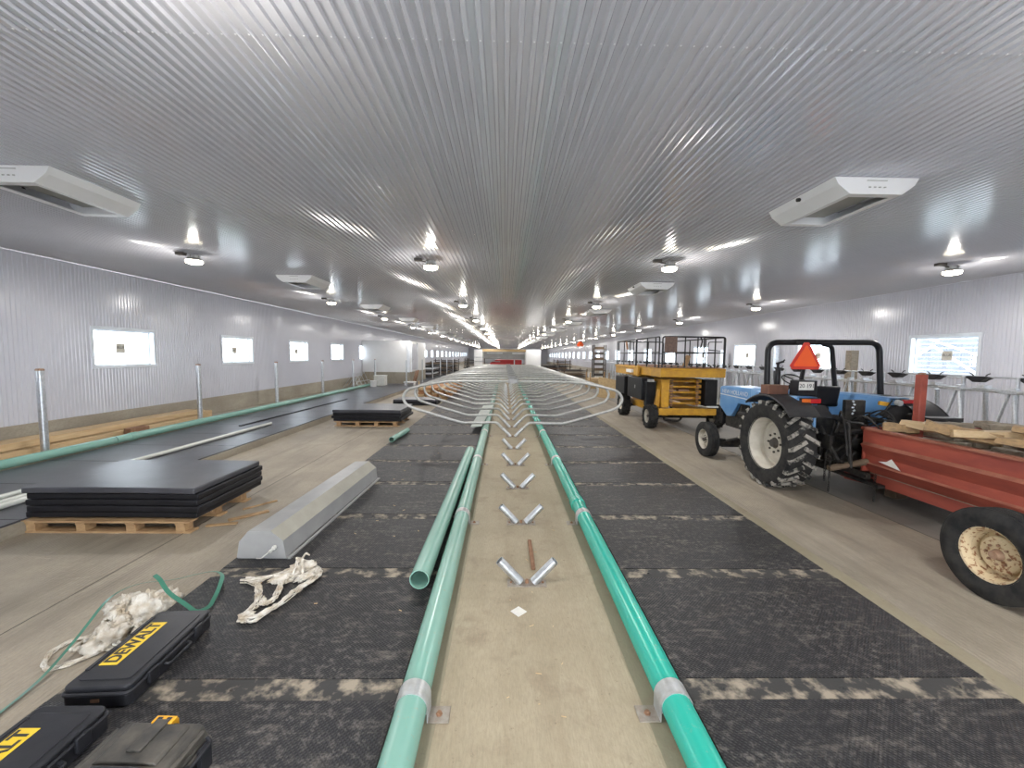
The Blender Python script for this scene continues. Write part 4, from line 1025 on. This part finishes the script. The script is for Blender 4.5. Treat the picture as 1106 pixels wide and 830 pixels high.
m = M(); m.prism([(4.30, 1.17), (4.72, 1.17), (4.86, 1.0), (4.42, .97), (4.28, 1.04)], 'Y', 5.88, 5.92); m.build('mud_flap', CHAR, T)
m = M(); m.prism([(5.74, 1.16), (6.22, 1.18), (6.46, 1.02), (6.05, .90), (5.80, .92), (5.55, 1.04)], 'Y', 5.86, 5.92); m.prism([(5.92, 1.05), (6.38, 1.05), (6.38, 1.0), (5.92, .9)], 'Y', 5.5, 5.9); m.build('mud_flap', CHAR, T)
hoop = fillet([(4.31, 6.6, 1.24), (4.29, 6.6, 2.11), (6.13, 6.6, 2.13), (6.22, 6.6, 1.24)], .17, 8)
m = M(); m.tube(hoop, .045, 12); m.box(4.25, 4.40, 6.5, 6.7, 1.24, 1.28); m.box(6.12, 6.3, 6.5, 6.7, 1.24, 1.28); rp = m.build('roll_bar', BLACKP, T)
m = M(); m.tube(fillet([(5.2, 6.6, 2.09), (5.36, 6.62, 2.06), (5.40, 6.64, 1.9), (5.54, 6.7, 1.26)], .07), .036, 10); m.build('roll_bar_brace', BLACKP, rp)
m = M(); m.box(4.72, 5.05, 6.545, 6.655, 2.075, 2.165); m.build('roll_bar_sleeve', BLACKP, rp, bevel=.01)
# slow moving vehicle sign
def tri(cx, cz, R, cut): 
    pts = []
    for a in (90, 210, 330):
        A = radians(a); c = Vector((cx + R * cos(A), cz + R * sin(A)))
        tv = Vector((-sin(A), cos(A))); pts += [tuple(c - tv * cut - Vector((cos(A), sin(A))) * cut * .4), tuple(c + tv * cut - Vector((cos(A), sin(A))) * cut * .4)]
    return pts
m = M(); m.prism(tri(4.705, 1.845, .275, .035), 'Y', 6.30, 6.312); sg = m.build('slow_sign', ORR, T)
m = M(); m.prism(tri(4.705, 1.845, .215, .01), 'Y', 6.294, 6.30); m.build('sign_face', ORANGE, sg)
m = M(); m.bar((4.73, 6.33, 1.95), (4.66, 6.33, 1.42), .05, .03, (0, 1, 0)); m.build('sign_post', BLACKP, T)
m = M(); m.box(4.47, 4.76, 6.10, 6.30, 1.285, 1.52); bx = m.build('plate_holder', BLACKP, T, bevel=.01)
m = M(); m.box(4.475, 4.70, 6.09, 6.10, 1.375, 1.50); npl = m.build('number_plate', PAPER, bx)
text('20 191', .085, (4.588, 6.087, 1.437), Matrix.Rotation(pi / 2, 3, 'X'), INK, npl)
m = M(); m.box(4.92, 5.40, 6.45, 6.95, 1.08, 1.18); m.prism([(6.42, 1.10), (6.52, 1.10), (6.44, 1.42), (6.36, 1.42)], 'X', 4.92, 5.36); m.box(5.0, 5.3, 6.5, 6.9, .72, 1.08); m.build('seat', BLACKP, T, bevel=.03)
m = M(); m.lathe([(.19, -.012), (.205, 0), (.19, .012), (.178, 0)], (0, 0, 0), 'Z', 24, True)
for k in range(3): a = k * 2.09; m.tube([(0, 0, 0), (.19 * cos(a), .19 * sin(a), 0)], .010, 6)
Rw = Matrix.Rotation(.5, 3, 'X'); m.v = [tuple(Rw @ Vector(v) + Vector((5.15, 7.15, 1.47))) for v in m.v]; m.tube([(5.15, 7.15, 1.46), (5.15, 7.4, 1.2)], .025, 8); m.build('steering_wheel', BLACKP, T)
m = M(); m.tube(fillet([(5.05, 7.5, 1.25), (5.02, 7.5, 1.5), (4.95, 7.4, 1.62)], .04), .010, 6); m.build('gear_lever', BLACKP, T)
for s in (-1, 1):
    m = M(); m.bar((5.2 + s * .26, 6.0, .28), (5.2 + s * .36, 5.28, .30), .05, .07); m.lathe([(.02, -.02), (.05, -.02), (.05, .02), (.02, .02)], (5.2 + s * .36, 5.26, .30), 'X', 12, True); m.build('lower_link', BLACKM, T)
    m = M(); m.tube([(5.2 + s * .32, 5.55, .30), (5.2 + s * .34, 5.62, .95)], .026, 8); m.tube([(5.2 + s * .34, 5.62, .95), (5.2 + s * .20, 6.05, .98)], .035, 8); m.build('lift_arm', BLACKM, T)
m = M(); m.cyl((4.62, 5.62, .30), (5.12, 5.55, .42), .045, 14); m.build('cross_bar', WOODD, T)
m = M(); m.tube(fillet([(5.2, 5.95, .8), (5.2, 5.6, .85), (5.2, 5.3, .60)], .1), .03, 8); m.build('top_link', BLACKM, T)
for i, (a, bb, c_, e) in enumerate((((5.0, 5.95, .95), (4.85, 5.75, 1.15), (4.80, 5.6, .9), (4.82, 5.55, .5)), ((5.3, 5.95, .95), (5.45, 5.7, 1.18), (5.55, 5.55, .9), (5.50, 5.6, .45)), ((5.15, 5.95, .9), (5.1, 5.65, 1.1), (5.3, 5.5, .8), (5.4, 5.5, .4)), ((5.35, 5.95, .8), (5.6, 5.8, 1.0), (5.68, 5.7, .7), (5.45, 5.6, .3)))):
    m = M(); m.tube(fillet([a, bb, c_, e], .18), .012, 6); m.build('hydraulic_hose', BLACKM, T)
rt_ = random.Random(5)
for i in range(9):
    a = Vector((4.85 + rt_.random() * .8, 5.95, .5 + rt_.random() * .5)); b2 = Vector((4.7 + rt_.random() * .95, 5.80, .25 + rt_.random() * .85)); c2 = a.lerp(b2, .5) + Vector((rt_.random() * .2 - .1, -.15 - rt_.random() * .15, .12))
    m = M(); m.tube(fillet([a, c2, b2], .15), .011 + .008 * rt_.random(), 6); m.build('hydraulic_hose', BLACKM, T)
for x in (4.72, 5.68):
    m = M(); m.tube([(x, 6.1, .35), (x, 5.5, .42)], .022, 8); m.tube([(x, 5.95, .85), (x + .02, 5.6, .40)], .03, 8); m.box(x - .03, x + .03, 5.72, 5.86, .55, .75); m.build('stabiliser', BLACKM, T)
m = M(); m.cyl((4.85, 5.78, .80), (5.55, 5.78, .80), .04, 10); m.box(4.95, 5.45, 5.74, 5.92, .62, .70); m.build('rocker_shaft', BLACKM, T)
m = M(); m.box(5.05, 5.35, 5.90, 5.97, .95, 1.25); m.build('valve_block', BLACKM, T, bevel=.01)
for k in range(5):
    m = M(); m.obox((5.15 + .02 * (k % 2), 5.893, 1.05 + k * .045), (.030, .012, .022), Matrix.Rotation(.5 * (k - 2), 3, 'Y')); m.build('decal', BLUEW, T)
def chain(x, y, z1, z0, nm='chain'):
    m = M(); z = z1; k = 0
    while z > z0:
        pts = [(cos(a) * .012, sin(a) * .022) for a in [i * pi / 4 for i in range(8)]]
        m.tube([(x + (p[0] if k % 2 else 0), y + (0 if k % 2 else p[0]), z + p[1]) for p in pts], .005, 5, closed=True); z -= .034; k += 1
    m.build(nm, HUBR if False else BLACKM, T)
chain(4.62, 5.60, .60, -.02); chain(4.60, 5.66, .50, .10); chain(5.12, 5.42, .25, -.10)
m = M(); m.box(5.10, 5.30, 5.35, 6.2, .10, .14); m.build('drawbar', BLACKM, T)
m = M(); m.cyl((5.84, 5.93, 1.22), (5.84, 5.87, 1.21), .045, 14); m.build('work_lamp', LENS, T)
m = M(); m.obox((5.62, 5.90, 1.20), (.16, .03, .06), Matrix.Rotation(.15, 3, 'Y')); yy_ = m.build('warning_label', LIFTY, T); yy_['label'] = 'yellow label on the blue fender'
m = M(); m.tube([(5.72, 5.88, 1.25), (5.60, 5.84, 1.12), (5.5, 5.9, 1.02)], .012, 6); m.build('lever', BLACKM, T)
# things resting on the tractor
t = thing('black_bottle', (4.36, 6.72, 1.286), 'black spray canister with a trigger nozzle standing on the left tractor fender', 'canister')
m = M(); m.lathe([(0, 0), (.042, 0), (.045, .01), (.045, .34), (.03, .40), (.018, .43), (.018, .46), (0, .46)], (4.61, 6.80, 1.286), 'Z', 16); m.build('bottle_body', BLACKP, t)
m = M(); m.bar((4.58, 6.80, 1.765), (4.70, 6.80, 1.80), .03, .03); m.tube([(4.68, 6.80, 1.79), (4.72, 6.80, 1.83)], .012, 6); m.cyl((4.61, 6.80, 1.745), (4.61, 6.80, 1.765), .022, 10); m.build('nozzle', BLACKP, t)
t = thing('cardboard_box', (4.36, 6.35, 1.286), 'brown cardboard box on the left tractor fender beside the number plate', 'box')
m = M(); m.box(4.155, 4.465, 6.31, 6.52, 1.288, 1.43); m.build('carton', BROWN, t, bevel=.004)
m = M(); m.box(4.155, 4.465, 6.40, 6.43, 1.43, 1.4315); m.build('tape', WOODP, t)

# ---------------------------------------------------------------- red wagon
Wg = thing('red_wagon', (5.9, 3.6, ZF), 'rusty red steel wagon full of split wood cut off by the right edge', 'wagon')
y0, y1 = 1.6, 5.58
def wall_prof(s, x):    # pressed side sheet with two ledges
    return [(x, .89), (x, .70), (x - s * .05, .665), (x + s * .03, .52), (x + s * .03, .42), (x - s * .0, .40), (x + s * .12, .26)]
for s, x, nm in ((1, 5.07, 'side_panel'), (-1, 6.75, 'side_panel')):
    pp = wall_prof(s, x); m = M()
    for i in range(len(pp) - 1):
        m.mi = 1 if i in (1, 4) else 0
        (a, za), (c_, zc) = pp[i], pp[i + 1]
        m.add([(a, y0, za), (a, y1, za), (c_, y1, zc), (c_, y0, zc)], [(0, 1, 2, 3)])
        m.add([(a + s * .012, y0, za), (a + s * .012, y1, za), (c_ + s * .012, y1, zc), (c_ + s * .012, y0, zc)], [(3, 2, 1, 0)])
    m.mi = 1; m.box(min(x - s * .03, x + s * .05), max(x - s * .03, x + s * .05), y0, y1, .875, .905)
    m.build(nm, [REDP, REDB], Wg)
m = M(); m.box(5.07, 6.75, y1, y1 + .02, .28, .89); m.box(5.04, 6.78, y1 - .03, y1 + .03, .875, .905); m.build('end_panel', REDP, Wg)
m = M(); m.box(5.19, 6.63, y0, y1, .25, .27); m.build('wagon_floor', WOODG, Wg)
m = M(); m.box(5.20, 5.32, y0, y1 - .05, .10, .25); m.box(6.5, 6.62, y0, y1 - .05, .10, .25); m.box(5.2, 6.6, 3.1, 3.25, .10, .25); m.build('chassis_beam', REDP, Wg)
m = M(); m.prism([(5.22, .12), (5.30, .12), (5.30, .02), (5.18, .02)], 'Y', 5.2, 6.0) if False else None
m.bar((5.55, 5.0, .12), (5.24, 6.02, .10), .12, .12); m.bar((6.3, 5.0, .12), (5.40, 6.02, .10), .12, .12); m.box(5.16, 5.46, 5.9, 6.04, .07, .13); m.build('tongue', REDP, Wg)
m = M(); m.cyl((4.25, 3.22, .22), (7.5, 3.22, .22), .045, 12); m.box(5.15, 5.35, 3.12, 3.32, .14, .26); m.build('axle', DARKST, Wg)
wheel(Wg, 4.14, 3.22, ZF + .385, .385, .22, .225, -1, 0, RIMR, 'wheel', hubmat=HUBR, lug=.006, ribs_=5)
wheel(Wg, 7.46, 3.22, ZF + .385, .385, .22, .225, 1, 0, RIMR, 'wheel', hubmat=HUBR, lug=.006, ribs_=5)
m = M(); m.box(5.49, 5.58, 5.26, 5.35, .27, 1.66); pp_ = m.build('corner_post', REDP, Wg, bevel=.01)
m = M(); m.lathe([(0, .03), (.04, .02), (.04, 0)], (5.535, 5.305, 1.66), 'Z', 10); m.build('post_knob', HUBR, pp_)
m = M(); m.add([(5.066, 5.34, .475), (5.066, 5.02, .43), (5.052, 5.14, .555), (5.062, 5.22, .50)], [(0, 1, 2, 3)])
m.build('torn_sticker', PAPER, Wg)
m = M(); m.obox((5.72, 5.72, ZF + .06), (.20, .16, .12), Matrix.Rotation(.2, 3, 'Z')); tag(m.build('wood_block', WOODD, bevel=.01), 'dark square wood block on the floor before the red wagon', 'block')
# split wood
rnd = random.Random(11)
spots = [(5.40, 5.05, .86, .55, .16, .07, .15, .05, 'short flat split slab nearest the red post'), (5.28, 4.55, .88, .62, .15, .10, .5, .12, 'long pale split log resting on the near wagon rim'),
         (5.55, 4.30, .90, .95, .22, .07, 1.0, -.05, 'wide orange-tan slab across the middle of the wagon'), (5.75, 3.80, .95, 1.05, .20, .06, .6, .08, 'long thin tan board rising over the slabs'),
         (6.10, 4.50, .93, .9, .18, .07, 1.2, .0, 'far tan slab lying behind the middle slab'), (6.25, 3.95, .98, .8, .16, .07, .8, .1, 'pale narrow slab on the far wagon side'),
         (5.35, 3.85, .87, .7, .18, .06, .25, .0, 'yellow slab by the near rim above the wheel'), (5.55, 3.35, .90, .8, .20, .07, .7, .05, 'yellow-tan slab at the right edge of view'),
         (6.35, 4.95, .88, .6, .20, .08, .3, .0, 'brown slab in the far front corner of the wagon'), (5.80, 5.20, .84, .5, .18, .09, 1.3, .0, 'small grey split piece behind the red post'),
         (6.2, 3.4, 1.0, .9, .2, .07, .4, .05, 'topmost tan slab at the far right of the wagon'), (5.30, 5.30, .80, .35, .16, .09, .9, .0, 'stubby split piece at the front end of the wagon')]
for i, (x, y, z, L_, W_, H_, rz, rx, nm) in enumerate(spots):
    z += .14; W_ *= 1.3; H_ *= 1.35
    m = M(); R = Matrix.Rotation(rz, 3, 'Z') @ Matrix.Rotation(rx, 3, 'X'); N = 7; vs = []
    for j in range(N):
        t_ = j / (N - 1) - .5; ww = W_ * (1 - .35 * abs(t_) * (1 + .5 * rnd.random())) * (.9 + .2 * rnd.random()); hh = H_ * (.8 + .4 * rnd.random()); ox = (rnd.random() - .5) * .03
        sec = [(-ww / 2, -hh * .3), (-ww * .2, -hh / 2), (ww * .3, -hh / 2), (ww / 2, -hh * .1), (ww * .3, hh * .45), (-ww * .3, hh * .5)]
        for sx, sz in sec: vs.append(Vector((x, y, z)) + R @ Vector((sx + ox, t_ * L_, sz)))
    fs = [tuple(range(5, -1, -1)), tuple(range((N - 1) * 6, N * 6))]
    for j in range(N - 1):
        for k in range(6): fs.append((j * 6 + k, j * 6 + (k + 1) % 6, (j + 1) * 6 + (k + 1) % 6, (j + 1) * 6 + k))
    m.add(vs, fs); tag(m.build('split_log', [WOODL, WOODF, WOODG][(0, 1, 0, 1, 2, 0, 1, 0, 2, 2, 1, 1)[i]], ang=25), nm, 'split wood', 'split wood in the red wagon')
m = M()
for i in range(130):
    x, y = 5.3 + rnd.random() * 1.25, 1.8 + rnd.random() * 3.6; L_ = .3 + .3 * rnd.random()
    m.obox((x, y, .36 + .56 * rnd.random()), (.13, L_, .07), Matrix.Rotation((rnd.random() - .5) * .9 , 3, 'Z') @ Matrix.Rotation((rnd.random() - .5) * .3, 3, 'X'))
tag(m.build('firewood_pile', WOODG, bevel=.006), 'mass of weathered split wood filling the wagon under the top slabs', 'firewood', kind='stuff')

# ---------------------------------------------------------------- scissor lift
S = thing('scissor_lift', (5.0, 12.8, ZF), 'yellow scissor lift with a railed platform parked before the tractor', 'scissor lift')
wheel(S, 4.12, 11.35, ZF + .34, .34, .25, .19, -1, 14, RIMG, 'wheel', lug=.02, tread=TYRE)
wheel(S, 4.12, 13.9, ZF + .38, .38, .28, .19, -1, 14, RIMG, 'wheel', lug=.02, tread=TYRE)
wheel(S, 5.98, 11.35, ZF + .34, .34, .25, .19, 1, 14, RIMG, 'wheel', lug=.02, tread=TYRE)
wheel(S, 5.98, 13.9, ZF + .38, .38, .28, .19, 1, 14, RIMG, 'wheel', lug=.02, tread=TYRE)
m = M(); m.box(4.26, 5.86, 11.08, 11.16, .25, .44); m.box(4.40, 4.55, 11.16, 14.2, .22, .42); m.box(5.5, 5.65, 11.16, 14.2, .22, .42); m.box(4.5, 5.6, 14.1, 14.25, .22, .44); m.build('chassis', LIFTY, S, bevel=.008)
m = M(); m.cyl((4.2, 11.35, .19), (5.9, 11.35, .19), .05, 10); m.cyl((4.2, 13.9, .22), (5.9, 13.9, .22), .06, 10); m.tube(fillet([(4.5, 11.3, .22), (4.45, 11.2, .1), (4.9, 11.2, .08), (5.0, 11.3, .2)], .08), .03, 8); m.build('axle', BLACKM, S)
m = M()
for s, x in ((0, 4.52), (1, 5.34)):
    for k in range(5):
        z = .50 + k * .155
        m.box(x, x + .08, 11.25, 14.3, z, z + .11); m.box(x + .10, x + .17, 11.28, 14.2, z + .03, z + .12)
for k in range(5): z = .56 + k * .155; m.cyl((4.55, 11.32, z), (5.48, 11.32, z), .03, 8)
m.build('scissor_arm', LIFTY, S, bevel=.004)
m = M()
for k in range(10):
    z = .50 + k * .075; m.box(4.60 + (0 if k % 2 else .03), 4.68, 11.20, 11.25, z, z + .045); m.box(5.34, 5.42 - (0 if k % 2 else .03), 11.20, 11.25, z, z + .045)
m.box(4.78, 5.28, 11.30, 11.40, .66, .74); m.box(4.9, 5.2, 11.34, 11.5, .84, .95); m.build('pivot_bracket', RUST, S)
m = M(); m.box(4.36, 4.58, 11.2, 11.6, .44, 1.22); m.prism([(4.2, .5), (4.34, .44), (4.36, .9), (4.28, 1.0)], 'Y', 11.25, 11.35); m.build('hydraulic_tank', LIFTY, S, bevel=.02)
for nm, (a, bb, c_, d, e, f_) in (('engine_cover', (3.98, 4.34, 11.75, 13.1, .60, 1.24)), ('battery_box', (3.98, 4.34, 13.45, 14.5, .62, 1.2)), ('control_panel', (5.56, 5.90, 11.15, 12.2, .50, 1.24)), ('battery_box', (4.05, 4.32, 11.52, 11.72, .45, 1.15))):
    m = M(); m.box(a, bb, c_, d, e, f_); bb_ = m.build(nm, BLACKP, S, bevel=.015)
    if nm == 'engine_cover':
        m = M(); m.box(3.975, 3.98, 12.3, 12.38, .9, 1.0); m.build('latch', ALU, bb_)
m = M(); m.box(4.06, 4.2, 11.35, 11.5, 1.15, 1.22); m.build('gauge', ALU, S)
m = M(); m.box(5.60, 5.9, 11.05, 11.14, .47, .51); m.build('reflector_strip', WHITE, S)
m = M(); m.box(4.20, 5.97, 10.9, 12.6, 1.31, 1.50); m.box(4.20, 5.97, 10.88, 12.6, 1.50, 1.55); m.build('deck', LIFTY, S, bevel=.01)
m = M(); m.box(4.16, 5.93, 12.6, 15.2, 1.26, 1.50); m.box(4.12, 5.97, 12.55, 15.2, 1.50, 1.56); m.box(4.10, 4.16, 12.5, 12.65, 1.25, 1.58); dk = m.build('deck_extension', LIFTY, S, bevel=.01)
m = M(); m.box(4.10, 4.16, 13.1, 13.7, 1.34, 1.44); m.build('decal', WHITE, dk)
m = M(); m.box(4.22, 5.95, 10.9, 15.18, 1.56, 1.575); m.build('deck_plate', RUST, S)
def rail_side(pts, name, posts, mids=(1.98,)):
    m = M(); (xa, ya), (xb, yb) = pts
    m.tube(fillet([(xa, ya, 1.56), (xa, ya, 2.40), (xb, yb, 2.40), (xb, yb, 1.56)], .07), .020, 8)
    for z in mids: m.tube([(xa, ya, z), (xb, yb, z)], .016, 6)
    rr = m.build(name, BLACKP, S)
    for f in posts:
        x, y = xa + (xb - xa) * f, ya + (yb - ya) * f
        m = M(); m.tube([(x, y, 1.56), (x, y, 2.40)], .018, 6); m.build('baluster', BLACKP, rr)
rail_side([(4.24, 10.93), (5.94, 10.93)], 'guard_rail', (.36, .56, .66, .84)); rail_side([(4.18, 11.0), (4.18, 12.9)], 'guard_rail', (.15, .5,)); rail_side([(4.18, 12.95), (4.18, 15.12)], 'guard_rail', (.3, .6))
rail_side([(5.95, 11.0), (5.95, 15.12)], 'guard_rail', (.25, .5, .75)); rail_side([(4.24, 15.14), (5.9, 15.14)], 'guard_rail', (.33, .66))
m = M(); m.box(4.29, 4.62, 10.895, 10.91, 1.98, 2.40); m.build('rusty_plaque', pm('brown_plaque', (.13, .085, .07), (.20, .13, .10), 20, .7), S)
m = M(); m.box(5.50, 5.86, 10.95, 10.97, 2.05, 2.25); m.v = []; m.f = []; m.m = []
m.tube(fillet([(5.86, 10.96, 2.27), (5.50, 10.96, 2.27), (5.48, 10.96, 2.06), (5.86, 10.96, 2.03)], .05), .012, 6); m.tube(fillet([(5.28, 10.97, 2.4), (5.33, 10.97, 2.3), (5.29, 10.97, 2.1)], .03), .02, 6); m.build('gate_latch', BLACKP, S)
m = M(); m.tube([(4.2, 14.1, 2.38), (4.25, 14.1, 2.1)], .03, 6); m.build('cable_bundle', RUST, S)
m = M(); m.obox((5.52, 12.3, 1.74), (.14, .03, .35), Matrix.Rotation(.3, 3, 'Y')); tag(m.build('leaning_offcut', WOODP), 'thin brown board standing on the scissor lift platform', 'board')
for i in range(9):
    x = 4.4 + i * .18; m = M(); m.lathe([(0, 0), (.035, 0), (.02, .05), (0, .06)], (x, 11.12, 1.576), 'Z', 8)
    tag(m.build('bolt_cap', DARKST), 'small dark fitting at the near edge of the lift platform, %s from the left' % nth(i), 'fitting', 'fittings along the lift platform edge')
